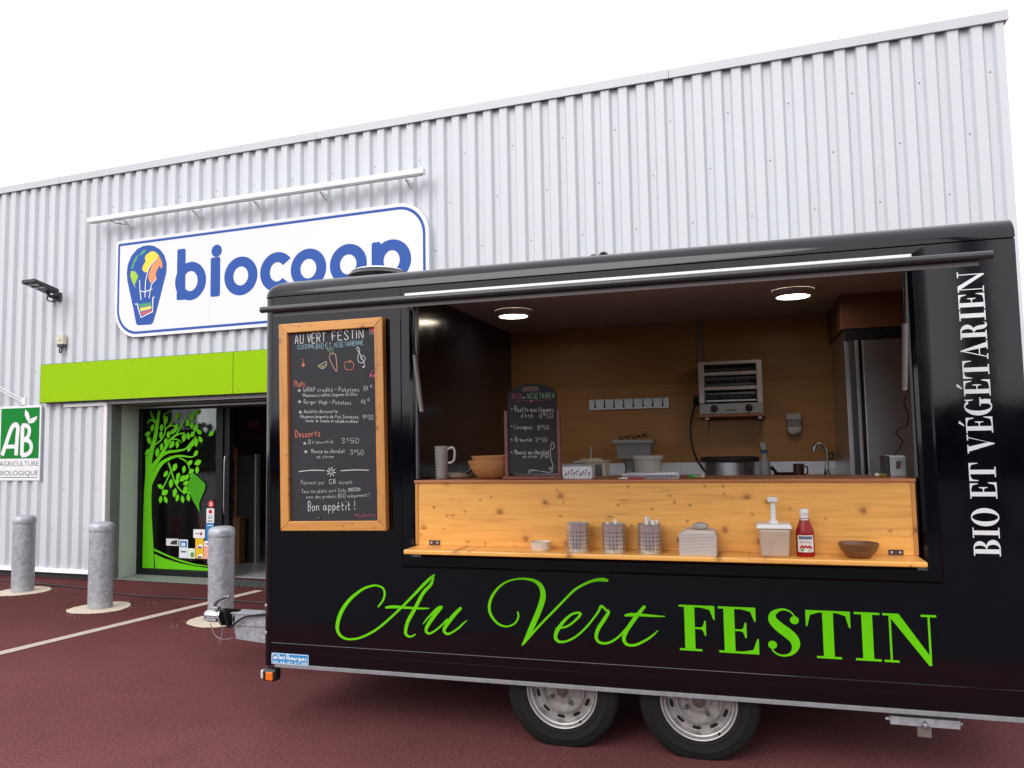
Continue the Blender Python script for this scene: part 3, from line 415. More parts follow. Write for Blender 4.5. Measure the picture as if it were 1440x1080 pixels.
while s < S1 - .05:
    e = min(s + .875, S1); m = M(); cuts = sorted({s, e} | {c for c in (E0, E1) if s < c < e}); zt = ZT - random.uniform(0, .002)
    for c0, c1 in zip(cuts, cuts[1:]):
        z0 = EZ if (E0 - .01 < c0 and c1 < E1 + .01) else .115
        pr = profile(c0, c1); n = len(pr)
        dy = random.uniform(-.0006, .0006)
        m.add([(a, o + dy, z0) for a, o in pr] + [(a, o + dy, zt) for a, o in pr], [(i, i + 1, n + i + 1, n + i) for i in range(n - 1)])
    part(m, 'cladding_sheet', CLAD, bld, recalc=False)
    s = e
# screws, one to a valley, stepping through three heights
m = M(); k = 0
for n in range(-52, 29):
    sx = -.432 + n * pitch + (cw + pitch) / 2
    if not (S0 < sx < S1): continue
    z = (3.55, 4.04, 4.54)[(n + 2) % 3]
    while z > .4:
        if not (E0 - .1 < sx < E1 + .1 and z < EZ + .1): m.lathe([(.0, -.006), (.005, -.005), (.0065, 0)], (sx, -.001, z), 'y', 7)
        z -= 1.48
part(m, 'fixing_screws', mat('screw_grey', (.16, .16, .17), .5, metal=.5), bld, smooth=40, kind='stuff')
CAP = mat('parapet_cap', (.56, .565, .59), .38, var=.04)
jo = [S0 - .03, -5.86, -2.06, 1.80, S1 + .035]
for a, b in zip(jo, jo[1:]):
    part(M().prism([(-.062, 4.935), (-.062, 5.02), (.40, 5.035), (.40, 4.95), (-.058, 4.95), (-.045, 4.935)], a + .002, b - .002, 'x'), 'parapet_cap', CAP, bld)
def hole_wall(y0, y1):   # masonry behind the sheets with the entrance left open
    m = M(); m.box(S0, E0, y0, y1, 0, 4.93); m.box(E1, S1 - .02, y0, y1, 0, 4.93); m.box(E0, E1, y0, y1, EZ, 4.93); return m
part(hole_wall(.012, .16), 'backing_wall', mat('backing', (.30, .30, .31), .8), bld)
part(bx(S1 - .02, S1 + .002, -.03, 14, .1, 4.94), 'gable_wall', CAP, bld)
part(bx(S0, S1 - .03, .41, 14, 4.85, 4.93), 'roof', mat('roof_membrane', (.25, .25, .26), .8), bld)
part(bx(S0, S1 - .03, 13.9, 14.0, 0, 4.84), 'rear_wall', CAP, bld)
part(bx(S0, S0 + .02, .17, 13.9, 0, 4.84), 'gable_wall', CAP, bld)
for a, b in ((S0, E0), (E1, S1)):
    part(M().prism([(-.075, .075), (-.055, .118), (-.002, .122), (-.002, .075)], a, b, 'x'), 'drip_flashing', WHITE, bld)
    part(bx(a, b, -.002, .011, 0, .10), 'plinth', mat('plinth_dark', (.05, .045, .045), .8), bld)
# entrance recess
REV = mat('reveal_grey_green', (.60, .635, .60), .5, var=.03)
part(bx(E0 - .055, E0 - .001, -.058, -.043, .02, 2.085), 'edge_trim', WHITE, bld)
part(bx(E0 - .70, E0 - .001, -.064, -.0435, 2.0855, 2.125), 'edge_trim', WHITE, bld)
part(bx(E0 - .04, E0, -.042, .43, .0, 2.098), 'reveal', REV, bld)
part(bx(E1, E1 + .04, -.042, .43, .0, 2.098), 'reveal', REV, bld)
part(bx(E0 - .04, E1 + .04, -.041, .60, 2.10, 2.14), 'soffit', mat('soffit_grey', (.42, .43, .43), .6), bld)
FRM = mat('anthracite_frame', (.0075, .008, .010), .5, var=.15, spec=.25)
part(bx(E0 + .001, E0 + .06, .43, .50, .0, 2.097), 'door_jamb', FRM, bld, bevel=.003)
part(bx(E0 + .06, E1 - .06, .43, .51, 2.035, 2.097), 'door_header', FRM, bld, bevel=.003)
part(bx(E0 + .06, -3.80, .432, .50, .0, .075), 'door_sill', FRM, bld, bevel=.003)
part(bx(-3.80, -3.70, .43, .50, .0, 2.034), 'door_post', FRM, bld, bevel=.003)
part(bx(-3.698, -3.62, .455, .53, .012, 2.034), 'sliding_leaf_stile', FRM, bld, bevel=.003)
part(bx(-2.28, -2.20, .43, .50, .0, 2.034), 'door_post', FRM, bld, bevel=.003)
part(bx(E1 - .06, E1 - .001, .43, .50, .0, 2.097), 'door_jamb', FRM, bld, bevel=.003)
part(bx(E0 + .02, E1 - .02, .40, .427, 2.06, 2.085), 'header_rail', ALU, bld)
m = M()
for i in range(9): m.lathe([(0, -.006), (.007, -.005), (.007, 0)], (E0 + .3 + i * .33, .398, 2.072), 'y', 8)
part(m, 'rail_bolts', ALU, bld, kind='stuff')
part(M().tube(smooth([(-3.652, .432, .77), (-3.652, .405, .80), (-3.648, .398, 1.1), (-3.648, .405, 1.42), (-3.648, .432, 1.45)], 4), .0065, 8), 'pull_handle', ALU, bld, smooth=50)
GL = glass_mat('shop_glass', .78, (.95, 1, .98))
win = part(bx(E0 + .06, -3.80, .464, .472, .075, 2.035), 'window_pane', GL, bld)
part(bx(-2.20, E1 - .06, .464, .472, .0, 2.035), 'window_pane', GL, bld)
# green tree and sweep stuck to the pane (outside face)
DEC = mat('lime_window_film', (.13, .56, .008), .5, var=.04, spec=.15); DECD = mat('dark_lime_film', (.055, .32, .008), .5, var=.1, spec=.15)
def clip(p): return (max(E0 + .064, min(-3.805, p[0])), max(.08, min(2.03, p[1])))
m = M(); y = .4625
m.poly([(clip(p)[0], y, clip(p)[1]) for p in TRUNK])
part(m, 'tree_trunk_film', DEC, win)
m = M()
for i, st in enumerate(BRANCH): m.ribbon([(*clip(p), p[2]) for p in st], y - .0006 - .0003 * i, -.0002, 5)
part(m, 'tree_branch_film', DEC, win)
for i, (x, z, ang, ln) in enumerate(LEAF):
    a = math.radians(ang); u = (math.cos(a), math.sin(a)); ln *= 1.3; w = ln * .3
    P = [(-.5, 0), (-.3, .6), (0, 1), (.25, .8), (.5, 0), (.25, -.8), (0, -1), (-.3, -.6)]
    pl = [clip((x + u[0] * q * ln - u[1] * r * w, z + u[1] * q * ln + u[0] * r * w)) for q, r in P]
    part(M().poly([(px, y - .0055 - .0002 * (i % 5), pz) for px, pz in pl]), 'leaf_film', DEC, win)
part(M().poly([(p[0], y - .007, p[1]) for p in BIGLEAF]), 'leaf_film', DECD, win, label='one large dark green leaf on the window film')
for s_ in SWOOSH:
    part(M().poly([(clip(p)[0], y - .0005, clip(p)[1]) for p in s_]), 'green_sweep_film', DEC, win)
STC = {'red_round': ('b8282c', None), 'white_red_dot': ('e6e4e4', None), 'blue': ('2a78b8', None), 'wide_white': ('e8e8e8', None), 'photo': ('d8d6d4', None), 'blue_white': ('dfe4ea', None), 'green_white': ('e4ead8', None), 'yellow_a': ('e8b81c', None), 'yellow_b': ('e6bc20', None), 'pink': ('f0a898', None), 'little': ('e4e4e4', None)}
STL = {'red_round': 'round red sticker at the top of the column', 'white_red_dot': 'white sticker with a red dot', 'blue': 'blue sticker with white mark', 'wide_white': 'wide white card sticker', 'photo': 'small white sticker with a dark photo', 'blue_white': 'tall white sticker with blue block', 'green_white': 'white sticker with green square', 'yellow_a': 'upper yellow sticker', 'yellow_b': 'lower yellow sticker', 'pink': 'white and pink notice', 'little': 'tiny white sticker'}
def flat(col): return mat('print_' + col, col, .5, var=.02)
for n_, (p, q) in STICK.items():
    x0, z0, x1, z1 = p[0], p[1], min(q[0], -3.806), q[1]; cx, cz, w, h = (x0 + x1) / 2, (z0 + z1) / 2, x1 - x0, z1 - z0; ys = y - .009
    m = M().disc(cx, cz, w / 2, h / 2, ys) if n_ == 'red_round' else bx(x0, x1, ys, ys + .001, z0, z1)
    o = part(m, 'window_sticker', flat(STC[n_][0]), win, label=STL[n_])
    def mark(m, col): 
        k = part(m, 'sticker_print', flat(col), win); return k
    e = ys - .0006
    if n_ == 'red_round': mark(M().disc(cx, cz, w * .2, h * .32, e), 'e8b0a8')
    if n_ == 'white_red_dot':
        mark(M().disc(cx, cz + h * .27, w * .24, h * .15, e), 'c01428')
        m = M(); [m.box(cx - w * .32, cx + w * .3, e, e + .0003, cz + h * t, cz + h * (t + .035)) for t in (-.02, -.12, -.2, -.36, -.42)]; mark(m, '2c4a44')
    if n_ == 'blue': mark(M().poly([(cx - w * .25, e, cz - .05), (cx - w * .1, e, cz - .05), (cx + w * .3, e, cz + .03), (cx - w * .05, e, cz + .02)]), 'f0f4f8'); mark(bx(cx - w * .35, cx + w * .35, e, e + .0003, cz + h * .34, cz + h * .39), 'd8e8f4')
    if n_ == 'wide_white': mark(M().disc(cx + w * .18, cz, w * .1, h * .2, e), 'b02030'); mark(bx(cx - w * .35, cx + w * .05, e, e + .0003, cz - h * .05, cz + h * .05), '906a6a')
    if n_ == 'photo': mark(M().poly([(cx - w * .15, e, cz - h * .3), (cx + w * .4, e, cz - h * .35), (cx + w * .42, e, cz + h * .3), (cx + w * .1, e, cz + h * .25), (cx - w * .1, e, cz + h * .05)]), '2a2628')
    if n_ == 'blue_white': mark(bx(x0 + .012, x1 - .012, e, e + .0003, cz + h * .08, cz + h * .42), '3a6cb0'); mark(bx(cx - w * .25, cx + w * .2, e - .0006, e - .0003, cz + h * .14, cz + h * .32), 'd4e2f2'); mark(bx(cx - w * .3, cx + w * .3, e, e + .0003, cz - h * .2, cz - h * .12), '404850')
    if n_ == 'green_white': mark(bx(cx - w * .1, cx + w * .35, e, e + .0003, cz - h * .36, cz + h * .1), '3f8a34')
    if n_.startswith('yellow'): mark(M().poly([(x0 + .01, e, z0 + .01), (x1 - .01, e, z0 + .01), (x1 - .02, e, cz), (cx, e, cz - .01)]), 'f4f0e4'); mark(bx(cx - w * .2, cx + w * .3, e - .0006, e - .0003, z0 + .008, z0 + .028), '6a4a6a')
    if n_ == 'pink': mark(bx(x0, x1, e, e + .0003, cz + h * .2, z1), 'ece8e6'); mark(bx(cx - w * .3, cx + w * .25, e - .0006, e - .0003, cz + h * .30, cz + h * .36), '584a4a')
# threshold gratings in the recess
for j, (a, b, mt, lb) in enumerate(((E0 + .01, -3.47, mat('grating_zinc', (.40, .42, .39), .5, metal=.5), 'left entrance grating, pale zinc'), (-3.46, E1 - .01, mat('grating_dark', (.16, .16, .16), .5, metal=.5), 'right entrance grating, darker metal'))):
    m = M(); w = .062; n = int((b - a) / w)
    for i in range(n):
        for r in range(5): m.box(a + i * w + .004 + .012 * (r % 2), a + i * w + .046 + .012 * (r % 2), .052 + r * .075, .108 + r * .075, .0045, .009)
    gp = part(m, 'entrance_grating', mt, bld, label=lb)
    part(bx(a, b, .045, .428, .002, .005), 'grating_tray', DARKVOID, bld)
# shop interior
SHW = mat('shop_wall_warm', (.42, .34, .28), .75, var=.1)
part(bx(-9.0, -.6, .55, 6.6, .003, .012), 'shop_floor', mat('shop_floor_tile', (.34, .34, .35), .3, var=.06), bld)
part(bx(-9.0, -.6, 6.6, 6.7, .0, 2.9), 'shop_wall', SHW, bld)
part(bx(-9.1, -9.0, .55, 6.7, .0, 2.9), 'shop_wall', SHW, bld)
part(bx(-.6, -.5, .55, 6.7, .0, 2.9), 'shop_wall', SHW, bld)
part(bx(-9.0, -.6, .55, 6.6, 2.9, 3.0), 'shop_ceiling', mat('shop_ceiling', (.60, .58, .55), .8), bld)
part(bx(-9.0, E0 - .05, .17, .55, .0, 2.95), 'inner_wall', SHW, bld); part(bx(E1 + .05, -.6, .17, .55, .0, 2.95), 'inner_wall', SHW, bld)
part(bx(E0 - .05, E1 + .05, .52, .56, 2.145, 2.95), 'inner_wall', SHW, bld)
part(plain_text('BIE', -4.96, -4.76, 1.83, .13, 2.485), 'wall_lettering', flat('e88a74'), bld)
part(bx(-5.15, -3.6, 2.49, 2.52, 1.66, 2.12), 'lettering_board', mat('dark_red_board', (.085, .03, .025), .6), bld)
BROWN = mat('brown_laminate', (.20, .085, .04), .5)
def shop_shelf(name, label, short, s0, s1, o0, o1, zs, cols, seed, dm):
    t = thing(name, label, 'shelf', ((s0 + s1) / 2, (o0 + o1) / 2, 0), 'B')
    part(bx(s0, s0 + .03, o0, o1, .012, zs[-1] + .05), 'upright', dm, t); part(bx(s1 - .03, s1, o0, o1, .012, zs[-1] + .05), 'upright', dm, t)
    part(bx(s0 + .03, s1 - .03, o1 - .02, o1, .012, zs[-1] + .05), 'back_panel', dm, t)
    rr = random.Random(seed); gi = 0
    for z in zs:
        part(bx(s0 + .03, s1 - .03, o0, o1 - .02, z, z + .02), 'shelf_board', dm, t)
        x = s0 + .05
        while x < s1 - .16:
            w, h = rr.uniform(.07, .13), rr.uniform(.10, .19); c = rr.choice(list(cols))
            mm = bx(x, x + w, o0 + .03, o0 + .16, z + .021, z + .021 + h * .82); mm.lathe([(w * .4, 0), (w * .4, h * .16), (0, h * .18)], (x + w / 2, o0 + .095, z + .021 + h * .82), 'z', 10)
            single(mm, 'grocery_packet', '%s packet on the %s board of the %s' % (cols[c], ('lowest', 'second', 'third', 'fourth', 'fifth')[zs.index(z)], short), 'packet', (x + w / 2, o0 + .1, z), flat(c), 'B', group='packets on the ' + short)
            x += w + rr.uniform(.01, .05)
shop_shelf('shop_shelf', 'wooden shop shelf of orange packets just inside the open door', 'wooden shop shelf by the door', -4.80, -4.36, 1.5, 1.72, [.35, .62, .88, 1.12, 1.36], {'c87838': 'orange', 'b04c28': 'rust red', 'd8a860': 'yellow', 'a83c28': 'brick red', 'd0b890': 'beige'}, 3, BROWN)
shop_shelf('shop_shelf', 'dim white shop shelf behind the tree window', 'dim shop shelf behind the window', -6.9, -5.35, 2.4, 2.7, [.3, .7, 1.1, 1.5], {'b8b4a8': 'pale', '9a9890': 'grey', 'a8a090': 'beige', '6a7050': 'olive'}, 5, mat('shelf_white', (.35, .35, .34), .5))
t = thing('dark_partition', 'tall black panel standing just inside the open door', 'panel', (-4.35, 1.55, 0), 'B')
part(bx(-4.345, -4.06, 1.50, 1.56, .012, 1.44), 'panel', mat('panel_black', (.012, .012, .013), .5), t); part(bx(-4.06, -4.035, 1.49, 1.57, .012, 1.46), 'edge_post', ALU, t)
t = thing('wooden_crate_counter', 'brown wooden box counter inside the open door', 'counter', (-4.37, 1.4, 0), 'B')
part(bx(-4.56, -4.19, 1.35, 1.47, .012, .60), 'front', BROWN, t); part(bx(-4.58, -4.17, 1.33, 1.485, .60, .625), 'top', BROWN, t)
t = thing('wire_rack', 'pale wire basket stand behind the tree window', 'rack', (-5.05, 1.5, 0), 'B')
WIRE = mat('pale_wire', (.55, .54, .52), .4)
part(M().tube([(-5.04, 1.5, .02), (-5.04, 1.5, .95)], .012), 'pole', WIRE, t); part(M().lathe([(.0, .035), (.14, .03), (.15, .014)], (-5.04, 1.5, 0)), 'foot', WIRE, t)
for z in (.40, .70):
    m = M()
    for i in range(13): m.tube([(-5.24 + i * .033, 1.36, z + .09), (-5.24 + i * .033, 1.36, z), (-5.24 + i * .033, 1.62, z)], .003, 4)
    for q in (0, .09): m.tube([(-5.24, 1.36, z + q), (-4.84, 1.36, z + q), (-4.84, 1.62, z + q), (-5.24, 1.62, z + q), (-5.24, 1.36, z + q)], .004, 4)
    part(m, 'wire_basket', WIRE, t)
t = thing('shopping_basket', 'red shopping basket on the shop floor at the trailer edge', 'basket', (-3.05, 1.2, 0), 'B')
RED = mat('red_plastic', (.45, .025, .03), .4)
part(M().add([(-3.22, 1.08, .02), (-2.9, 1.08, .02), (-2.9, 1.3, .02), (-3.22, 1.3, .02), (-3.26, 1.05, .22), (-2.86, 1.05, .22), (-2.86, 1.33, .22), (-3.26, 1.33, .22)], [(0, 1, 2, 3), (0, 1, 5, 4), (1, 2, 6, 5), (2, 3, 7, 6), (3, 0, 4, 7)]), 'tub', RED, t)
part(M().tube([(-3.26, 1.19, .22), (-3.24, 1.19, .33), (-3.06, 1.19, .38), (-2.88, 1.19, .33), (-2.86, 1.19, .22)], .009), 'handle', RED, t)

# green fascia over the entrance
can = thing('entrance_fascia', 'bright lime green fascia band over the shop entrance', 'fascia', (-3.8, -.1, 2.14), 'B')
LG = mat('lime_panel', (.305, .54, .005), .5, var=.015, spec=.06)
part(bx(-6.02, -1.60, -.128, -.041, 2.145, 2.625), 'backing', mat('fascia_edge', (.03, .035, .03), .5), can)
for a, b in ((-6.01, -3.095), (-3.088, -1.605)):
    p_ = part(bx(a, b, -.134, -.1285, 2.15, 2.62), 'fascia_panel', LG, can, bevel=.001)
    m = M(); w = b - a
    for i in range(5):
        for z in (2.18, 2.59): m.lathe([(0, -.002), (.006, -.0015), (.006, 0)], (a + .08 + i * (w - .16) / 4, -.134, z), 'y', 8)
    part(m, 'rivets', mat('rivet_dark', (.10, .16, .02), .5), can, kind='stuff')

# ================================================================== shop sign
sg = thing('shop_sign', 'big white shop sign with blue rounded lettering and a balloon emblem', 'sign', (-2.8, -.05, 2.885), 'B')
X0, X1, Z0, Z1, SP = -4.885, -.69, 2.885, 4.075, -3.474
def arc(cx, cz, r, a0, a1, n=10): return [(cx + r * math.cos(math.radians(a0 + (a1 - a0) * i / n)), cz + r * math.sin(math.radians(a0 + (a1 - a0) * i / n))) for i in range(n + 1)]
def outline(i, R, r, left=None):
    TL = arc(X0 + i + r, Z1 - i - r, r, 90, 180, 5); BL = arc(X0 + i + R, Z0 + i + R, R, 180, 270, 12); BR = arc(X1 - i - r, Z0 + i + r, r, 270, 360, 5); TR = arc(X1 - i - R, Z1 - i - R, R, 0, 90, 12)
    if left is True: return TL + BL + [(SP - .001, Z0 + i), (SP - .001, Z1 - i)]
    if left is False: return [(SP + .001, Z1 - i), (SP + .001, Z0 + i)] + BR + TR
    return TL + BL + BR + TR
SW = mat('sign_white', (.80, .80, .82), .32, var=.015)
SB = mat('sign_blue', (.030, .098, .385), .45, var=.03, spec=.2)
for lf in (True, False): part(M().prism(outline(0, .34, .035, lf), -.082, -.05), 'sign_panel', SW, sg)
o1, o2 = outline(.036, .31, .02), outline(.066, .285, .012); n = len(o1)
part(M().add([(a, -.0826, b) for a, b in o1] + [(a, -.0826, b) for a, b in o2], [(i, (i + 1) % n, n + (i + 1) % n, n + i) for i in range(n)]), 'sign_border', SB, sg)
m = M(); [m.box(x, x + .05, -.05, -.0405, Z0 + .1, Z1 - .1) for x in (-4.6, -3.8, -2.9, -2.0, -1.1)]; part(m, 'mounting_rails', ALU, sg)
yl = -.0832; r_, ri = (.228, .222), (.101, .108)
def letter(*ms):
    m = M()
    for k in ms: m.add(k.v, k.f)
    part(m, 'letter', SB, sg)
def rstem(x0, x1, z0, z1, y, r=.025):
    return M().poly([(a, y, b) for a, b in arc(x1 - r, z1 - r, r, 0, 90, 4) + arc(x0 + r, z1 - r, r, 90, 180, 4) + arc(x0 + r, z0 + r, r, 180, 270, 4) + arc(x1 - r, z0 + r, r, 270, 360, 4)])
letter(rstem(-3.947, -3.823, 3.277, 3.882, yl), M().ring(-3.748, 3.489, (.224, .226), (.103, .118), yl - .0006))
letter(rstem(-3.46, -3.325, 3.277, 3.735, yl), M().disc(-3.378, 3.808, .074, .072, yl))
letter(M().ring(-3.039, 3.485, r_, ri, yl))
letter(M().ring(-2.55, 3.487, (.226, .222), (.095, .108), yl, 38, 318))
letter(M().ring(-2.143, 3.485, r_, ri, yl)); letter(M().ring(-1.643, 3.485, r_, ri, yl))
letter(rstem(-1.358, -1.248, 3.03, 3.69, yl), M().ring(-1.12, 3.478, (.228, .222), (.095, .108), yl - .0006))
emb = part(M().poly([(a, yl, b) for a, b in EMB['balloon']]), 'emblem', SB, sg)
def ep(pl, col, dy): part(M().poly([(a, yl - dy, b) for a, b in pl]), 'emblem_patch', flat(col), emb)
ep(EMB['yellow'], 'f4d93c', .0008); ep(EMB['orange'], 'f2955a', .0012); ep(EMB['green'][0], '4cae6c', .0008); ep(EMB['green'][1], '4cae6c', .0008); ep(EMB['lime'], 'a8cf3a', .0008)
ep(EMB['bgreen'], '3f9a6a', .0008); ep(EMB['byellow'], 'f0dc58', .0008); ep(EMB['bred'], 'd2585e', .0008)
m = M()
for i, st in enumerate(EMB['cord'] + [EMB['rim']]): m.ribbon(st, yl - .0018 - .0004 * i, -.0002, 4 if i < 5 else 1)
part(m, 'emblem_line', SW, emb)

# white light batten above the sign
bt = thing('sign_light_batten', 'long white light batten on brackets above the shop sign', 'light fitting', (-2.9, -.2, 4.2), 'B')
part(bx(-5.20, -.672, -.235, -.165, 4.305, 4.362), 'batten', WHITE, bt, bevel=.006)
part(bx(-5.16, -.71, -.225, -.175, 4.297, 4.3048), 'diffuser', mat('diffuser', (.6, .6, .6), .3), bt)
for x in (-4.685, -3.66, -2.80, -1.94, -.905):
    part(M().prism([(-.041, 4.238), (-.041, 4.296), (-.165, 4.296), (-.165, 4.288), (-.07, 4.238)], x - .010, x + .010, 'x'), 'bracket', WHITE, bt)
part(M().tube(smooth([(-4.85, -.20, 4.296), (-4.80, -.19, 4.27), (-4.74, -.12, 4.265), (-4.72, -.045, 4.28)], 4), .007, 6), 'supply_cable', mat('grey_cable', (.25, .25, .26), .5), bt)

# round-the-clock floodlight and sensor box
fl_ = thing('wall_floodlight', 'black LED floodlight on a short arm left of the shop sign', 'floodlight', (-5.9, -.05, 3.5), 'B')
DG = mat('floodlight_black', (.035, .035, .042), .4)
part(bx(-5.92, -5.80, -.075, -.041, 3.42, 3.53), 'wall_bracket', DG, fl_, bevel=.005)
hd = [(-5.955, -.47, 3.575), (-5.735, -.47, 3.575), (-5.735, -.13, 3.505), (-5.955, -.13, 3.505)]
part(M().add(hd + [(a, b, c + .05) for a, b, c in hd], [(0, 1, 2, 3), (4, 5, 6, 7), (0, 1, 5, 4), (1, 2, 6, 5), (2, 3, 7, 6), (3, 0, 4, 7)]), 'lamp_head', DG, fl_, bevel=.012)
LENS = mat('led_lens', (.55, .55, .55), .2)
for i in range(2):
    for j in range(2):
        cx, cy = -5.90 + i * .11, -.41 + j * .085; cz = 3.575 - (cy + .47) / .34 * .07 - .002
        part(M().lathe([(0, -.006), (.03, -.005), (.038, .002)], (cx, cy, cz), 'z', 12), 'led_lens', LENS, fl_, smooth=40)
part(M().tube([(-5.86, -.06, 3.47), (-5.86, -.16, 3.47), (-5.85, -.2, 3.51)], .022, 8), 'arm', DG, fl_, smooth=40)
part(M().tube(smooth([(-5.9, -.15, 3.50), (-5.92, -.14, 3.43), (-5.86, -.09, 3.41), (-5.82, -.06, 3.44)], 5), .008, 6), 'cable', DG, fl_, smooth=60)
sb = thing('sensor_box', 'small cream sensor box with black eye below the floodlight', 'sensor', (-5.75, -.05, 2.8), 'B')
part(bx(-5.815, -5.69, -.10, -.041, 2.865, 2.99), 'housing', mat('cream_plastic', (.62, .60, .48), .5), sb, bevel=.008)
part(bx(-5.80, -5.70, -.09, -.055, 2.835, 2.864), 'base', DG, sb, bevel=.004)
part(M().tube(smooth([(-5.77, -.07, 2.836), (-5.775, -.075, 2.775), (-5.745, -.08, 2.765), (-5.735, -.075, 2.80), (-5.74, -.07, 2.836)], 4), .008, 6), 'eye', DG, sb, smooth=60)
part(M().lathe([(0, -.012), (.012, -.01), (.014, 0)], (-5.74, -.101, 2.925), 'y', 10), 'knob', mat('cream_plastic', '', 0), sb, smooth=40)

# green and white organic-farming sign
ab = thing('certification_sign', 'square green and white AB sign on the ribbed wall by the entrance', 'sign', (-6.44, -.05, 1.19), 'B')
part(bx(-6.80, -6.083, -.05, -.0405, 1.185, 2.128), 'board', SW, ab, bevel=.004)
part(bx(-6.775, -6.108, -.0516, -.0505, 1.463, 2.10), 'green_field', mat('ab_green', (.006, .215, .030), .5, var=.02, spec=.1), ab)
AL = M()
for i, st in enumerate(AB['A']): AL.ribbon(st, -.0522 - .0004 * i, -.0002, 4)
part(AL, 'letter', SW, ab); AL = M()
for i, st in enumerate(AB['B']): AL.ribbon(st, -.0522 - .0004 * i, -.0002, 4)
part(AL, 'letter', SW, ab)
for pl in AB['leaf']: part(M().poly([(a, -.0522, b) for a, b in pl]), 'leaf', SW, ab)
GT = flat('4a5a50')
part(plain_text('AGRICULTURE', -6.785, -6.103, 1.368, .062, -.0508), 'lettering', GT, ab)
part(plain_text('BIOLOGIQUE', -6.785, -6.105, 1.252, .062, -.0508), 'lettering', GT, ab)
part(bx(-6.78, -6.12, -.0512, -.0505, 1.222, 1.230), 'underline', GT, ab)
br = thing('wall_stay_rods', 'two thin white stay rods on the wall above the green AB sign', 'bracket', (-6.4, -.05, 2.2), 'B')
for dz in (0, -.055): part(M().tube([(-6.95, -.30, 2.56 + dz), (-6.40, -.045, 2.20 + dz * .6)], .009, 8), 'rod', WHITE, br)
part(bx(-6.45, -6.36, -.052, -.041, 2.14, 2.23), 'plate', WHITE, br)

# ================================================================== bollards
SAND = mat('sand_concrete', (.64, .53, .42), .85, var=.2, scale=60, bump=.6, bscale=120)
def make_bollard(loc, label):
    t = thing('bollard', label, 'bollard', loc, group='galvanised bollards before the shop')
    x, y_, _ = loc; r = .112
    part(M().lathe([(r, .002), (r, .775), (r - .004, .778)], (x, y_, 0), n=40), 'post', GALV, t, smooth=40)
    part(M().lathe([(r + .004, .765), (r + .005, .80), (r - .004, .822), (r * .72, .837), (0, .845)], (x, y_, 0), n=40), 'cap', GALV, t, smooth=50)
    part(M().lathe([(r + .004, .755), (r + .0055, .758), (r + .0055, .764), (r + .004, .765)], (x, y_, 0), n=40), 'weld_ring', GALV, t, smooth=50)
    m = M(); vs = [(x, y_, .0075)]
    for j in range(48): 
        a = 2 * PI * j / 48; q = .285 * (1 + .035 * math.sin(3 * a + x) + random.uniform(-.02, .02)); vs.append((x + q * math.cos(a), y_ + q * math.sin(a), .005))
    m.add(vs, [(0, 1 + j, 1 + (j + 1) % 48) for j in range(48)]); part(m, 'footing', SAND, t)
make_bollard((-5.05, 2.90, 0), 'galvanised steel bollard farthest left, before the ribbed wall')
make_bollard((-3.44, 2.35, 0), 'galvanised steel bollard before the entrance corner, middle of the three')
make_bollard((-1.885, 2.14, 0), 'galvanised steel bollard beside the trailer drawbar, before the open door')
m = M()
for bx_, by_ in ((-5.05, 2.90), (-3.44, 2.35), (-1.885, 2.14)):
    for i in range(110):
        a, q = random.uniform(0, 2 * PI), .28 + abs(random.gauss(0, .11)); s_ = random.uniform(.0015, .004); px, py = bx_ + q * math.cos(a), by_ + q * math.sin(a)
        m.add([(px - s_, py, .001), (px, py - s_, .001), (px + s_, py, .001), (px, py + s_, .001), (px, py, s_ * 1.4)], [(0, 1, 4), (1, 2, 4), (2, 3, 4), (3, 0, 4)])
single(m, 'loose_grit', 'loose sandy grit scattered round the bollard footings', 'grit', (-3, 2.3, 0), SAND, kind='stuff')
single(M().tube(smooth([(-6.9, 3.55, .009), (-5.98, 3.40, .009), (-5.36, 3.32, .009), (-4.45, 3.165, .009), (-3.9, 3.0, .009), (-3.38, 2.91, .009), (-2.6, 2.905, .009), (-1.95, 2.86, .009), (-1.2, 2.7, .009), (-.2, 2.35, .009), (.3, 2.25, .009)], 6), .008, 6), 'power_cable', 'black power cable lying across the red asphalt', 'cable', (-3, 3, 0), BLKTRIM, smooth=60)
# ================================================================== food trailer
TX, TW = 3.905, 2.10
tr = thing('food_trailer', 'glossy black food trailer with open serving hatch and lime green script lettering', 'food trailer', (1.95, 1.05, 0))
# side wall with the hatch opening
OX0, OX1, OZ0, OZ1 = .972, 3.468, .975, 2.372
def frame_panel(m, o, i, y0, y1):
    O_ = [(o[0], o[2]), (o[1], o[2]), (o[1], o[3]), (o[0], o[3])]; I_ = [(i[0], i[2]), (i[1], i[2]), (i[1], i[3]), (i[0], i[3])]
    vs = [(a, y, b) for y in (y0, y1) for L in (O_, I_) for a, b in L]
    fs = []
    for k in range(4):
        n = (k + 1) % 4; fs += [(k, n, 4 + n, 4 + k), (8 + k, 12 + k, 12 + n, 8 + n), (k, 8 + k, 8 + n, n), (4 + k, 4 + n, 12 + n, 12 + k)]
    return m.add(vs, fs)
part(frame_panel(M(), (.068, TX, .436, 2.428), (OX0, OX1, OZ0, OZ1), 0, .04), 'side_panel', BLACK, tr)
part(bx(.06, TX - .005, .012, .038, .34, .435), 'skirt_core', DARKVOID, tr)
part(bx(.072, TX, -.0055, .011, .326, .440), 'skirt_panel', BLACK, tr, bevel=.0025)
part(bx(.072, TX, -.0080, -.0057, .388, .3915), 'skirt_bead', BLACK, tr)
part(bx(.10, TX + .01, -.010, .02, .304, .3255), 'bottom_trim', mat('dull_trim', (.26, .265, .28), .5, metal=.2, var=.2, scale=20), tr, bevel=.002)
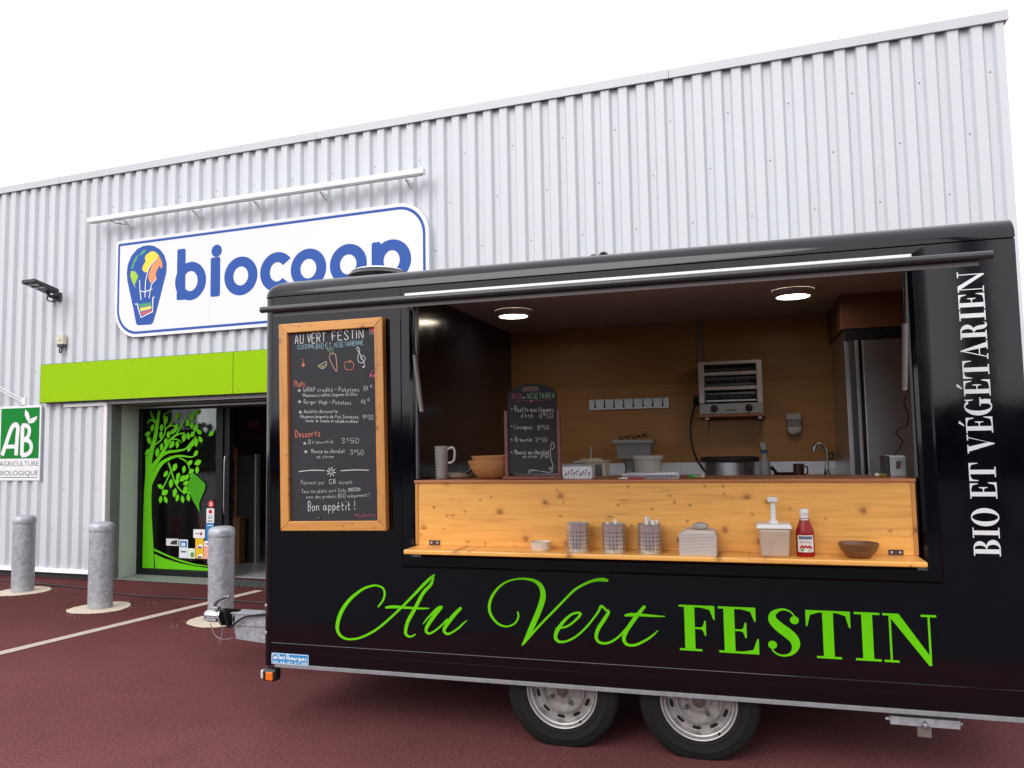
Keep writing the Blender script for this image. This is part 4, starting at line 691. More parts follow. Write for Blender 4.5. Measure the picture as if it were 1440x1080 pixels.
part(M().prism(arc(.066, .066, .066, 180, 270, 8) + [(.066, .06), (.06, .066)], .306, 2.426, 'z'), 'corner_post', BLACK, tr, smooth=50)
part(M().prism([(a, TW - b) for a, b in arc(.066, .066, .066, 180, 270, 8) + [(.066, .06), (.06, .066)]], .306, 2.426, 'z'), 'corner_post', BLACK, tr, smooth=50)
part(bx(.0, .04, .068, TW - .068, .31, 2.426), 'end_wall', BLACK, tr)
part(bx(TX - .04, TX - .001, .041, TW - .041, .34, 2.426), 'end_wall', BLACK, tr)
part(bx(.068, TX, TW - .04, TW, .31, 2.426), 'rear_wall', BLACK, tr)
part(bx(.03, TX - .0015, .012, TW - .012, 2.4297, 2.45), 'seam_core', DARKVOID, tr)
m = M(); rows = []
def cap_loop(t, z):
    a, b, r = -.003 + t, -.003 + t, .066
    P = [(TX + .001, b)] + [(x, y) for x, y in reversed(arc(a + r, b + r, r, 180, 270, 8))] + [(x, 2.1 - y) for x, y in arc(a + r, b + r, r, 180, 270, 8)] + [(TX + .001, TW - b)]
    return [(x, y, z) for x, y in P]
loops = [cap_loop(0, 2.434)] + [cap_loop(.10 * (1 - math.cos(math.radians(k * 11.25))), 2.437 + .098 * math.sin(math.radians(k * 11.25))) for k in range(9)]
k = len(loops[0])
for L in loops: m.v += L
m.f = [(i * k + j, i * k + (j + 1) % k, (i + 1) * k + (j + 1) % k, (i + 1) * k + j) for i in range(len(loops) - 1) for j in range(k)] + [tuple(range((len(loops) - 1) * k, len(loops) * k)), tuple(range(k - 1, -1, -1))]
part(m, 'roof_cap', BLACK, tr, smooth=35)
for z in (.64, .487): part(M().lathe([(0, -.007), (.007, -.006), (.010, -.001)], (.028, .012, z), 'y', 12), 'rivet', ALU, tr, smooth=50)
# mitred moulding round the opening
def fr_loop(i, y): return [(.888 + i, y, .884 + i), (3.538 - i, y, .884 + i), (3.538 - i, y, 2.422 - i * .55), (.888 + i, y, 2.422 - i * .55)]
LL = [fr_loop(0, -.0008), fr_loop(.012, -.013), fr_loop(.060, -.015), fr_loop(.075, -.004), fr_loop(.083, .03)]
for s_ in range(4):
    n = (s_ + 1) % 4; m = M()
    for A, B_ in (zip(LL, LL[1:]) if s_ != 2 else [(LL[3], LL[4])]): m.add([A[s_], A[n], B_[n], B_[s_]], [(0, 1, 2, 3)])
    part(m, 'hatch_moulding', BLACK, tr)
part(bx(.930, 3.476, -.034, -.016, 2.362, 2.386), 'hinge_strip', mat('white_hinge_profile', (.86, .86, .86), .3, var=.01), tr, label='long white hinge profile above the raised hatch', bevel=.003)
# raised hatch seen almost edge-on
HB_ = mat('hatch_underside', (.11, .085, .085), .45, metal=.2)
hatch = part(M().prism([(-.014, 2.360), (-1.288, 2.0975), (-1.288, 2.088), (-.014, 2.349)], .925, 3.425, 'x'), 'serving_hatch', BLACK, tr, label='black serving hatch raised like an awning')
part(M().prism([(-.016, 2.3485), (-1.287, 2.0875), (-1.287, 2.066), (-.016, 2.326)], .932, 3.418, 'x'), 'hatch_lining', HB_, hatch)
part(M().tube([(.886, -1.300, 2.094), (3.452, -1.300, 2.094)], .0125, 12), 'hatch_rail', mat('grey_rail', (.05, .05, .055), .3, metal=.3), hatch, smooth=50)
# gas struts
STRUT = mat('strut_grey', (.30, .29, .29), .4)
for a, b in (((1.003, .02, 1.738), (1.000, -.12, 2.272)), ((3.427, .02, 1.768), (3.427, -.12, 2.29))):
    A, B_ = Vector(a), Vector(b); mid_ = A.lerp(B_, .56)
    g_ = part(M().tube([A, mid_], .0125, 12), 'gas_strut', STRUT, tr, smooth=50)
    part(M().tube([mid_, B_], .006, 8), 'piston_rod', BLKTRIM, g_, smooth=50)
    part(M().lathe([(0, -.014), (.010, -.010), (.014, 0), (.010, .010), (0, .014)], A, 'z', 10), 'ball_joint', ALU, g_, smooth=50)
    part(bx(B_.x - .012, B_.x + .012, B_.y - .015, B_.y + .015, B_.z, B_.z + .035), 'strut_bracket', ALU, g_)
for xx in (.982, 3.452): part(bx(xx - .006, xx + .006, .0, .03, 1.36, 2.33), 'jamb_seal', mat('jamb_grey', (.06, .06, .07), .4), tr)
# wooden counter
zs = [1.0075, 1.090, 1.173, 1.256, 1.3385]
for z0, z1 in zip(zs, zs[1:]):
    part(bx(.990, 3.424, -.001 + random.uniform(-.0002, .0002), .020, z0 + .00012, z1 - .00012), 'counter_plank', PINE, tr)
for x0 in (.972, 3.4245): part(bx(x0, x0 + .0175, -.006, .022, 1.0075, 1.3385), 'counter_edge', PINEV, tr, bevel=.002)
part(bx(.968, 3.446, -.012, .42, 1.339, 1.3545), 'counter_ledge', LIP, tr, bevel=.003)
part(bx(.986, 3.440, -.195, .018, .983, 1.0065), 'folding_shelf', PINE, tr, bevel=.006, label='narrow pine serving shelf')
for x0 in (1.051, 3.316):
    h_ = part(bx(x0, x0 + .063, -.0045, -.0015, 1.0085, 1.032), 'shelf_hinge', mat('bronze_hinge', (.10, .06, .05), .4, metal=.6), tr)
    for dx in (.014, .049): part(M().lathe([(0, -.003), (.005, -.002), (.006, 0)], (x0 + dx, -.0045, 1.02), 'y', 8), 'hinge_screw', ALU, h_)
# interior
part(bx(.90, .93, .041, 2.0, .42, 2.428), 'galley_partition', mat('partition_dark', (.014, .013, .020), .17, var=.2), tr)
for i in range(9):
    z0 = 1.381 + i * .1165
    part(bx(.931, 3.86, 2.0 + random.uniform(0, .0003), 2.03, z0 + .0002, z0 + .1163), 'lining_plank', LINING, tr)
part(bx(.931, 3.86, 2.0, 2.03, .42, 1.380), 'splashback', STEEL, tr)
part(bx(.931, 3.86, .041, 2.0, 2.4285, 2.4295), 'ceiling_lining', mat('ceiling_lining', (.70, .66, .66), .55), tr)
part(bx(3.855, 3.862, .041, 2.0, .42, 2.428), 'galley_end_lining', LINING, tr)
part(bx(.05, 3.86, .27, 1.83, .31, .42), 'floor_pan', mat('floor_pan', (.03, .03, .03), .7), tr)
part(bx(.93, 3.86, .041, .27, .60, .62), 'wheel_box', mat('floor_pan', '', 0), tr)
part(bx(.935, 3.30, 1.36, 1.998, 1.262, 1.292), 'back_worktop', STEEL, tr, bevel=.003)
part(bx(.935, 3.30, 1.40, 1.99, .43, 1.26), 'base_cabinet', mat('cabinet_dark', (.06, .055, .05), .6), tr)
part(bx(3.302, 3.853, 1.195, 1.99, 2.212, 2.427), 'over_fridge_panel', mat('brown_panel', (.22, .095, .055), .5, var=.12), tr, bevel=.002)
part(bx(2.395, 2.425, 1.975, 1.998, 2.09, 2.42), 'cable_trunking', mat('trunking_grey', (.33, .32, .31), .5), tr)
so = part(bx(2.345, 2.405, 1.965, 1.998, 1.80, 1.87), 'wall_socket', BLKTRIM, tr, bevel=.006)
part(M().lathe([(.028, 0), (.026, -.035), (.012, -.045), (0, -.045)], (2.375, 1.965, 1.835), 'y', 12), 'plug', BLKTRIM, so, smooth=40)
# wheels
def make_wheel(cx, flatspot):
    cz = .273; y0 = .040
    hubm = M().lathe([(.186, .012), (.187, .003), (.183, -.003), (.178, -.001), (.176, .010), (.171, .015), (.167, .008), (.161, .011), (.157, .030), (.152, .046), (.147, .047), (.128, .040), (.119, .038), (.113, .024), (.105, .022), (.099, .034), (.091, .046), (.074, .047), (.060, .045), (.050, .030), (.036, .026), (.034, .018), (.0, .014)], (cx, y0, cz), 'y', 56)
    w = part(hubm, 'wheel', mat('wheel_silver', (.38, .365, .355), .40, metal=.55, var=.28, scale=30), tr, smooth=45)
    ty = M().lathe([(.180, .02), (.184, .004), (.197, -.003), (.203, -.006), (.206, -.0035), (.232, -.008), (.238, -.0105), (.242, -.0075), (.262, -.005), (.280, .002), (.289, .012), (.2925, .030), (.293, .055), (.293, .125), (.286, .150), (.25, .17), (.19, .165)], (cx, y0, cz), 'y', 64)
    ty.v = [(x, y, max(z, .0015 + (.0 if not flatspot else .0))) for x, y, z in ty.v]
    part(ty, 'tyre', RUBBER, w, smooth=45)
    gr = M()
    for q in (.055, .085, .115): gr.lathe([(.2934, q - .002), (.2936, q), (.2934, q + .002)], (cx, y0, cz), 'y', 48)
    gr.v = [(x, y, max(z, .002)) for x, y, z in gr.v]; part(gr, 'tread_groove', DARKVOID, w)
    for i in range(10):
        a = 2 * PI * i / 10 + .2; m = M(); P = []
        for j in range(12):
            b_ = 2 * PI * j / 12; u, v = .021 * math.copysign(abs(math.cos(b_)) ** .6, math.cos(b_)), .0095 * math.copysign(abs(math.sin(b_)) ** .6, math.sin(b_))
            rr_, tt = .137 + v, u / .137; P.append((cx + rr_ * math.cos(a + tt), y0 + .0385 + (rr_ - .128) * .37, cz + rr_ * math.sin(a + tt)))
        part(M().poly(P), 'wheel_slot', DARKVOID, w)
    for i in range(4):
        a = 2 * PI * i / 4 + .55; part(M().lathe([(0, -.016), (.008, -.015), (.011, -.010), (.011, .002)], (cx + .072 * math.cos(a), y0 + .036, cz + .072 * math.sin(a)), 'y', 8), 'wheel_bolt', mat('bolt_dark', (.12, .12, .12), .4, metal=.7), w, smooth=40)
    part(M().lathe([(0, -.004), (.022, -.002), (.031, .006), (.031, .03)], (cx, y0 + .008, cz), 'y', 20), 'hub_cap', mat('hub_rust', (.13, .11, .10), .5, metal=.5, var=.3, scale=40), w, smooth=40)
    part(M().tube([(cx + .09, y0 + .02, cz - .14), (cx + .093, y0 - .004, cz - .146)], .005, 8), 'valve', RUBBER, w)
make_wheel(1.757, True); make_wheel(2.441, False)
for cx in (1.757, 2.441):
    part(bx(cx - .03, cx + .03, .22, 1.88, .255, .315), 'axle', GALV, tr)
    o = part(M().lathe([(.19, .0), (.285, .0), (.291, .06), (.291, .13), (.25, .165)], (cx, 1.89, .286), 'y', 32), 'far_tyre', RUBBER, tr, smooth=40)
for yy in (.35, 1.69): part(bx(.1, 3.8, yy, yy + .06, .20, .305), 'chassis_rail', GALV, tr)
part(bx(3.293, 3.578, .035, .085, .240, .277), 'stabiliser_bar', GALV, tr, bevel=.003)
part(M().lathe([(0, -.02), (.010, -.018), (.014, -.010), (.016, 0)], (3.434, .035, .252), 'y', 10), 'stabiliser_bolt', ALU, tr, smooth=40)
part(bx(3.405, 3.462, .045, .075, .192, .239), 'stabiliser_foot', mat('rusty_steel', (.20, .17, .15), .6, metal=.5, var=.3), tr)
for xx in (3.287, 3.580): part(M().lathe([(.008, -.01), (.008, .01)], (xx, .06, .258), 'x', 8), 'stabiliser_pin', GALV, tr)
# corner marker lamp
ml = part(bx(.030, .118, -.03, .035, .226, .297), 'marker_lamp', BLKTRIM, tr, bevel=.016)
part(bx(.058, .104, -.038, -.029, .236, .282), 'amber_lens', mat('amber', (.75, .16, .01), .25), ml, bevel=.004)
part(bx(.012, .034, -.02, .03, .236, .286), 'clear_lens', mat('clear_lens', (.6, .6, .6), .2), ml, bevel=.008)
# drawbar and coupling
part(bx(-.93, .05, 1.00, 1.10, .255, .345), 'drawbar', GALV, tr, bevel=.008)
part(bx(-.93, .02, .985, 1.115, .3455, .352), 'drawbar_plate', GALV, tr, bevel=.002)
part(M().prism([(-.92, .243), (-.90, .16), (-.55, .135), (.0, .135), (.0, .253), (-.92, .253)], 1.01, 1.09), 'drawbar_gusset', GALV, tr, bevel=.003)
m = M(); prof = []
for i in range(15): prof.append((.062 if i % 2 else .048, -1.05 + i * .0105))
m.lathe([(0, -1.05)] + prof + [(0, -.90)], (0, 1.05, .305), 'x', 20); part(m, 'bellows', RUBBER, tr, smooth=60)
cpl = part(M().lathe([(0, -1.19), (.035, -1.185), (.047, -1.165), (.048, -1.12), (.040, -1.06), (.036, -1.04)], (0, 1.05, .312), 'x', 18), 'coupling_head', mat('coupling_zinc', (.55, .55, .56), .28, metal=.9, var=.2), tr, smooth=45)
part(bx(-1.17, -1.06, .985, 1.00, .285, .30), 'coupling_flange', GALV, cpl)
part(M().tube(smooth([(-1.10, 1.05, .345), (-1.115, 1.05, .385), (-1.09, 1.05, .42), (-1.04, 1.05, .445), (-1.005, 1.05, .452), (-.99, 1.05, .445)], 4), [.014] * 21, 10), 'coupling_handle', mat('handle_grey', (.18, .18, .18), .4, metal=.6), cpl, smooth=60)
part(bx(-1.125, -1.075, 1.025, 1.075, .34, .38), 'handle_pivot', GALV, cpl, bevel=.006)
part(M().tube(smooth([(-1.06, .99, .36), (-.98, .97, .37), (-.95, .97, .30), (-.93, .97, .25), (-.80, .97, .33), (-.60, .98, .36)], 5), .008, 6), 'trailer_cable', BLKTRIM, tr, smooth=60)
part(M().tube(smooth([(-1.10, .98, .27), (-1.05, .97, .19), (-.99, .97, .165), (-.93, .97, .17), (-.90, .97, .18)], 5), .0035, 5), 'breakaway_wire', ALU, tr, smooth=60)
part(M().tube(smooth([(-1.04, .97, .36), (-1.0, .95, .30), (-.97, .95, .24), (-.985, .95, .17), (-1.0, .95, .145)], 5), .004, 5), 'breakaway_wire', ALU, tr, smooth=60)
# lettering on the side
for key in ('A', 'u', 'V', 'e', 'r', 't'):
    m = M()
    for i, st in enumerate(SCRIPT[key]):
        m.ribbon(st, -.0012 - .0004 * i, -.0003, 6)
        for e_ in (st[0], st[-1]): m.disc(e_[0], e_[1], e_[2] / 2, e_[2] / 2, -.0011 - .0004 * i + (.00005 if e_ is st[0] else -.00045), 14)
    part(m, 'letter', LIME, tr)
for ch, (p, q, t_) in FEST.items():
    _, w = serif_glyph(ch); x0, x1, z0, h = p[0] + .003, q[0] + .006, .5275, .2175
    m, _ = serif_mesh(ch, lambda a, b: (x0 + a / w * (x1 - x0), z0 + b * h), -.0012); part(m, 'letter', LIME, tr)
VW = mat('white_vinyl', (.78, .78, .80), .4, var=.02)
txt = 'BIO ET VÉGÉTARIEN'; gap = .07; tot = 0; ws = []
for ch in txt:
    w = .42 if ch == ' ' else serif_glyph(ch)[1]; ws.append(w); tot += w + (gap if ch != ' ' else 0)
k = 1.278 / (tot - gap); z = 1.012
for ch, w in zip(txt, ws):
    if ch != ' ':
        m, _ = serif_mesh(ch, lambda a, b: (3.770 - b * .106, z + a * k), -.0012); part(m, 'letter', VW, tr); z += (w + gap) * k
    else: z += w * k
# maker's plate
(px0, pz1), (px1, pz0) = PLATE
pl = part(bx(px0 + .004, px1, -.0075, -.0056, pz0 + .006, pz1), 'maker_plate', flat('2a86c0'), tr, label='small blue and white maker plate')
m = M(); e_ = -.0082
for a in ((px0 + .006, px1 - .002, pz1 - .005, pz1 - .002), (px0 + .006, px1 - .002, pz0 + .008, pz0 + .011), (px0 + .006, px0 + .009, pz0 + .008, pz1 - .002), (px1 - .005, px1 - .002, pz0 + .008, pz1 - .002)): m.box(a[0], a[1], e_, e_ + .0003, a[2], a[3])
part(m, 'plate_border', flat('e8eef2'), pl)
m = M(); hand(m, 'Sud Ouest', (px0 + .014, pz0 + .036), (px0 + .095, pz0 + .036), .023, .0035, e_, .1); hand(m, 'Remorques', (px0 + .105, pz0 + .034), (px1 - .012, pz0 + .034), .025, .0040, e_, .1)
part(m, 'plate_script', flat('f2f6f8'), pl); part(plain_text('05 56 87 67 08', px0 + .016, px1 - .012, pz0 + .0135, .011, e_), 'plate_number', flat('f2f6f8'), pl)
# roof fittings
rv = part(M().lathe([(.205, 2.53), (.205, 2.70), (.222, 2.735), (.19, 2.768), (.15, 2.776)], (.262, 1.0, 0), n=32), 'roof_vent', BLKTRIM, tr, smooth=40)
part(M().lathe([(.192, 2.7685), (.17, 2.782), (.11, 2.797), (0, 2.803)], (.262, 1.0, 0), n=32), 'vent_dome', mat('white_dome', (.7, .7, .7), .3), rv, smooth=50)
part(M().tube(smooth([(1.86, .5, 2.535), (1.872, .5, 2.615), (1.90, .5, 2.636), (1.925, .5, 2.612), (1.945, .5, 2.642), (1.975, .5, 2.632), (1.99, .5, 2.535)], 4), .011, 6), 'roof_loop', BLKTRIM, tr, smooth=60)

# ================================================================== lamps inside
for x, y_, lb in ((1.257, .985, 'left round white ceiling lamp, lit, inside the trailer'), (3.014, .942, 'right round white ceiling lamp, lit, inside the trailer')):
    t = thing('ceiling_lamp', lb, 'lamp', (x, y_, 2.4), group='round ceiling lamps in the trailer')
    part(M().lathe([(.122, 2.4283), (.122, 2.396), (.112, 2.388), (.096, 2.388), (.094, 2.394)], (x, y_, 0), n=36), 'housing', WHITEP, t, smooth=40)
    part(M().lathe([(.094, 2.3935), (.06, 2.391), (0, 2.390)], (x, y_, 0), n=36), 'diffuser', mat('lit_diffuser', (1, .86, .68), .4, emit=20.0, var=0), t, smooth=40)

# ================================================================== chalk menu on the trailer side
CB = thing('menu_chalkboard', 'tall framed menu chalkboard hung left of the hatch', 'chalkboard', (.48, -.03, 1.08))
OUT = [(.140, 2.259), (.802, 2.261), (.818, 1.084), (.160, 1.074)]; INN = [(.196, 2.205), (.750, 2.207), (.766, 1.138), (.214, 1.128)]
for i in range(4):
    n = (i + 1) % 4; pl4 = [OUT[i], OUT[n], INN[n], INN[i]]
    part(M().prism(pl4, -.050, -.004), 'frame_rail', PINEH if i % 2 == 0 else PINEV, CB, bevel=.004)
SLATE = mat('slate', (.021, .021, .026), .75, var=.35, scale=5, rvar=.1)
sl = part(M().prism([(a + (.004 if a > .5 else -.004), b) for a, b in INN], -.0300, -.006), 'slate', SLATE, CB)
part(M().prism([(.190, 2.208), (.199, 2.206), (.207, 1.9), (.209, 1.6), (.200, 1.6)], -.0305, -.0302), 'red_edge', flat('9a2c2c'), sl)
part(M().poly([(.708, -.0308, 2.204), (.752, -.0308, 2.204), (.752, -.0308, 2.163)]), 'red_corner', flat('c43a4c'), sl)
part(M().poly([(.708, -.0306, 2.204), (.752, -.0306, 2.163), (.712, -.0306, 2.168)]), 'grey_corner', flat('4a4a50'), sl)
CH = {'w': 'd6d4d4', 'b': '9cc4d4', 'o': 'e0785c', 'y': 'c8cc9c', 'p': 'd8a48c', 'g': '8cb890', 'm': 'c4506c', 'r': 'a85048'}
for i, (tx_, p0, p1, h, c_, k_) in enumerate(CHALK):
    if c_ == 'b': p0, p1 = (p0[0], p0[1] - .007), (p1[0], p1[1] - .007)
    m = hand(M(), tx_, p0, p1, h, max(.0017, h * .056) * (k_ or 1), -.0304); part(m, 'chalk_line', flat(CH[c_]), sl, recalc=False)
for c_, st in DRAW: part(M().ribbon(st, -.0305, -.0003, 4 if len(st) > 2 else 1), 'chalk_drawing', flat(CH[c_]), sl, recalc=False)
m = M(); m.lathe([(0, -.008), (.009, -.004), (.009, .0)], (.395, -.031, 1.143), 'y', 10); part(m, 'screw', BLKTRIM, CB)

# ================================================================== things on the serving shelf (top at z = 1.0065)
ZS, YS = 1.0068, -.10
t = single(M().lathe([(0, 0), (.044, 0), (.051, .010), (.052, .040), (.054, .044), (.049, .044), (.046, .012), (0, .010)], (1.699, YS, ZS), n=32), 'dish', 'small cream ceramic dish at the left of the shelf', 'dish', (1.699, YS, ZS), mat('cream_glaze', (.70, .62, .52), .25), smooth=40)
HS = mat('brushed_holder', (.70, .70, .71), .30, metal=.8, var=.06, stretch=(1, 1, 8))
PAPER = mat('paper_white', (.74, .72, .70), .7, var=.05)
for i, (x, lb) in enumerate(((1.892, 'leftmost perforated steel cutlery holder, filled to the brim'), (2.072, 'middle perforated steel cutlery holder with a few pieces showing'), (2.247, 'rightmost perforated steel cutlery holder with white-wrapped cutlery sticking up'))):
    t = thing('cutlery_holder', lb, 'cutlery holder', (x, YS, ZS), group='steel cutlery holders on the shelf')
    part(M().lathe([(0, .003), (.0525, .003), (.0555, .0), (.0565, .004), (.0565, .138), (.0575, .140), (.0545, .140), (.0535, .006), (0, .006)], (x, YS, ZS), n=40), 'cup', HS, t, smooth=40)
    m = M()
    for r_ in range(6):
        for c in range(20):
            a = 2 * PI * c / 20 + .1; z = ZS + .022 + r_ * .019
            if r_ == 5: continue
            P = [(x + .0569 * math.cos(a + .062 * math.cos(q)), YS + .0569 * math.sin(a + .062 * math.cos(q)), z + .0036 * math.sin(q)) for q in [2 * PI * j / 8 for j in range(8)]]
            m.poly(P)
    part(m, 'perforation', DARKVOID, t, kind='stuff', recalc=False)
    n = (5, 3, 9)[i]; top = (.150, .158, .172)[i]
    for j in range(n):
        a = 2.4 * j + i; q = .012 + .026 * ((j * 37) % 10) / 10; dx, dy = q * math.cos(a), q * math.sin(a); hh = top - .012 * (j % 3)
        part(M().box(x + dx - .006, x + dx + .006, YS + dy - .002, YS + dy + .002, ZS + .02, ZS + hh) if i else M().tube([(x + dx * .6, YS + dy * .6, ZS + .02), (x + dx, YS + dy, ZS + hh - .006)], .004, 6), 'cutlery', PAPER if i else mat('wood_cutlery', (.5, .36, .22), .6), t)
# napkins under a stone
t = thing('napkin_stack', 'pale stack of folded paper napkins on the shelf', 'napkins', (2.475, YS, ZS))
NAP = mat('napkin_cream', (.60, .52, .47), .8, var=.05)
for i in range(15):
    z = ZS + i * .0066; j = random.uniform(-.0025, .0025); k_ = random.uniform(-.002, .002)
    part(bx(2.392 + j, 2.562 + j, YS - .07 + k_, YS + .075 + k_, z + .0002, z + .0058), 'napkin', NAP, t, bevel=.0008)
z = ZS + 15 * .0066
m = M().prism([(2.392, z), (2.395, z + .003), (2.43, z + .020), (2.55, z + .016), (2.562, z)], YS - .062, YS + .07); part(m, 'folded_napkin', NAP, t, bevel=.0015)
rr = random.Random(4); m = M().lathe([(0, 0), (.022, .003), (.031, .014), (.027, .028), (.012, .036), (0, .037)], (0, 0, 0), n=14); m.v = [(2.49 + a * 1.25 + rr.uniform(-.0015, .0015), YS - .02 + b + rr.uniform(-.0015, .0015), z + .016 + c) for a, b, c in m.v]
single(m, 'pebble', 'grey pebble weighing down the napkins', 'pebble', (2.49, YS - .02, z + .02), mat('pebble', (.36, .33, .28), .7, var=.2, scale=40), smooth=60)
# sauce tub with pump
t = thing('sauce_tub', 'translucent plastic sauce tub with white lid and pump on the shelf', 'sauce dispenser', (2.82, YS, ZS))
TUB = mat('cloudy_plastic', (.50, .37, .28), .3, var=.12, scale=18)
def taper(x, y, z0, z1, w0, w1, d0, d1): return M().add([(x - w0, y - d0, z0), (x + w0, y - d0, z0), (x + w0, y + d0, z0), (x - w0, y + d0, z0), (x - w1, y - d1, z1), (x + w1, y - d1, z1), (x + w1, y + d1, z1), (x - w1, y + d1, z1)], [(0, 3, 2, 1), (4, 5, 6, 7), (0, 1, 5, 4), (1, 2, 6, 5), (2, 3, 7, 6), (3, 0, 4, 7)])
part(taper(2.82, YS, ZS, ZS + .128, .060, .070, .055, .062), 'tub', TUB, t, bevel=.010)
part(taper(2.82, YS, ZS + .128, ZS + .150, .079, .072, .068, .062), 'lid', WHITEP, t, bevel=.005)
part(M().lathe([(.022, .150), (.020, .160), (.012, .164), (.0115, .248), (0, .248)], (2.82, YS, ZS), n=20), 'pump_stem', WHITEP, t, smooth=40)
part(bx(2.797, 2.842, YS - .03, YS + .018, ZS + .247, ZS + .270), 'pump_head', WHITEP, t, bevel=.005)
# ketchup
t = thing('ketchup_bottle', 'red ketchup bottle with white cap and label on the shelf', 'bottle', (2.955, YS, ZS))
KR = mat('ketchup_red', (.30, .006, .010), .25, var=.05, spec=.3)
bm_ = M().lathe([(0, 0), (.036, .0), (.040, .006), (.040, .10), (.037, .122), (.024, .158), (.0175, .176), (.0165, .186), (0, .186)], (0, 0, 0), n=32); bm_.v = [(2.955 + a, YS + b * .72, ZS + c) for a, b, c in bm_.v]
part(bm_, 'bottle', KR, t, smooth=45)
part(M().lathe([(.0185, .165), (.0185, .190), (.0165, .190)], (2.955, YS, ZS), n=20), 'neck_label', PAPER, t, smooth=40)
part(M().lathe([(.0188, .1715), (.0188, .1745)], (2.955, YS, ZS), n=20), 'neck_band', KR, t)
part(M().lathe([(.019, .191), (.020, .193), (.0195, .213), (.017, .216), (0, .216)], (2.955, YS, ZS), n=20), 'cap', WHITEP, t, smooth=40)
def label_curve(z0, z1, w, off): 
    vs = []
    for j in range(9):
        a = -PI / 2 + (j - 4) / 4 * w; vs += [(2.955 + (.040 + off) * math.cos(a), YS + (.040 + off) * .72 * math.sin(a) - off, ZS + z0), (2.955 + (.040 + off) * math.cos(a), YS + (.040 + off) * .72 * math.sin(a) - off, ZS + z1)]
    return M().add(vs, [(2 * j, 2 * j + 2, 2 * j + 3, 2 * j + 1) for j in range(8)])
part(label_curve(.022, .098, .95, .0008), 'label', PAPER, t); part(label_curve(.080, .094, .75, .0016), 'label_band', flat('5a6a78'), t)
part(plain_text('Ketchup', 2.932, 2.978, ZS + .064, .010, YS - .0312), 'label_text', flat('8a2030'), t)
for i in range(7): part(M().disc(2.934 + i * .0072, ZS + .044 + .005 * (i % 2), .0055, .006, YS - .0312 - .0001 * i, 10), 'tomato_print', flat('b02824'), t)
part(bx(2.932, 2.946, YS - .0318, YS - .0312, ZS + .027, ZS + .036), 'green_mark', flat('4a8a44'), t); part(bx(2.962, 2.978, YS - .0318, YS - .0312, ZS + .027, ZS + .034), 'green_mark', flat('a8b888'), t)
WB = wood('dark_bowl_wood', (.20, .085, .035), (.10, .035, .015), knots=False)
single(M().lathe([(0, 0), (.042, .0), (.060, .014), (.077, .036), (.087, .064), (.083, .066), (.072, .040), (.052, .016), (0, .010)], (3.18, YS, ZS), n=36), 'wooden_bowl', 'small dark wooden bowl at the right end of the shelf', 'bowl', (3.18, YS, ZS), WB, smooth=50)

# ================================================================== things inside, on the ledge (z = 1.3548)
ZL = 1.3550
JUG = mat('cloudy_jug', (.46, .43, .43), .3, var=.05); JUG.node_tree.nodes['Principled BSDF'].inputs['Alpha'].default_value = .5
t = thing('measuring_jug', 'clear measuring jug with graduation marks at the left of the ledge', 'jug', (1.078, .12, ZL))
part(M().lathe([(0, .002), (.030, .002), (.032, .006), (.038, .178), (.040, .184), (.037, .184), (.030, .010), (0, .008)], (1.078, .12, ZL), n=28), 'body', JUG, t, smooth=40)
part(M().tube(smooth([(1.115, .12, ZL + .165), (1.145, .12, ZL + .175), (1.158, .12, ZL + .15), (1.150, .12, ZL + .10), (1.118, .12, ZL + .088)], 5), .007, 8), 'handle', mat('milky_plastic', (.42, .40, .40), .4), t, smooth=60)
m = M()
for i in range(9): m.lathe([(.0352 + i * .0007, .025 + i * .0165), (.0352 + i * .0007, .0272 + i * .0165)], (1.078, .12, ZL), n=10, a0=-2.3, a1=-1.2)
part(m, 'graduation', mat('milky_plastic', '', 0), t, kind='stuff')
single(M().lathe([(0, 0), (.08, 0), (.11, .006), (.125, .03), (.118, .03), (.09, .01), (0, .006)], (1.10, .27, ZL), n=24), 'saucer', 'pale saucer under the measuring jug', 'saucer', (1.10, .27, ZL), mat('saucer_grey', (.4, .38, .36), .4), smooth=40)
OB = wood('light_bowl_wood', (.50, .24, .095), (.30, .12, .045), knots=False)
single(M().lathe([(0, 0), (.075, 0), (.105, .02), (.135, .06), (.148, .100), (.142, .102), (.125, .06), (.09, .018), (0, .012)], (1.372, .17, ZL), n=36), 'wooden_bowl', 'large light wooden bowl behind the small slate, lower of two', 'bowl', (1.372, .17, ZL), OB, smooth=50)
single(M().lathe([(.10, .0), (.128, .045), (.134, .064), (.128, .064), (.094, .0)], (1.378, .17, ZL + .062), n=36), 'wooden_bowl', 'light wooden bowl nested in the larger one, upper of two', 'bowl', (1.378, .17, ZL + .062), OB, smooth=50)
single(M().tube([(1.17, .20, ZL + .02), (1.262, .215, ZL + .072)], [.010, .018], 8), 'pan_handle', 'black pan handle poking out beside the wooden bowls', 'handle', (1.2, .2, ZL), BLKTRIM, smooth=50)
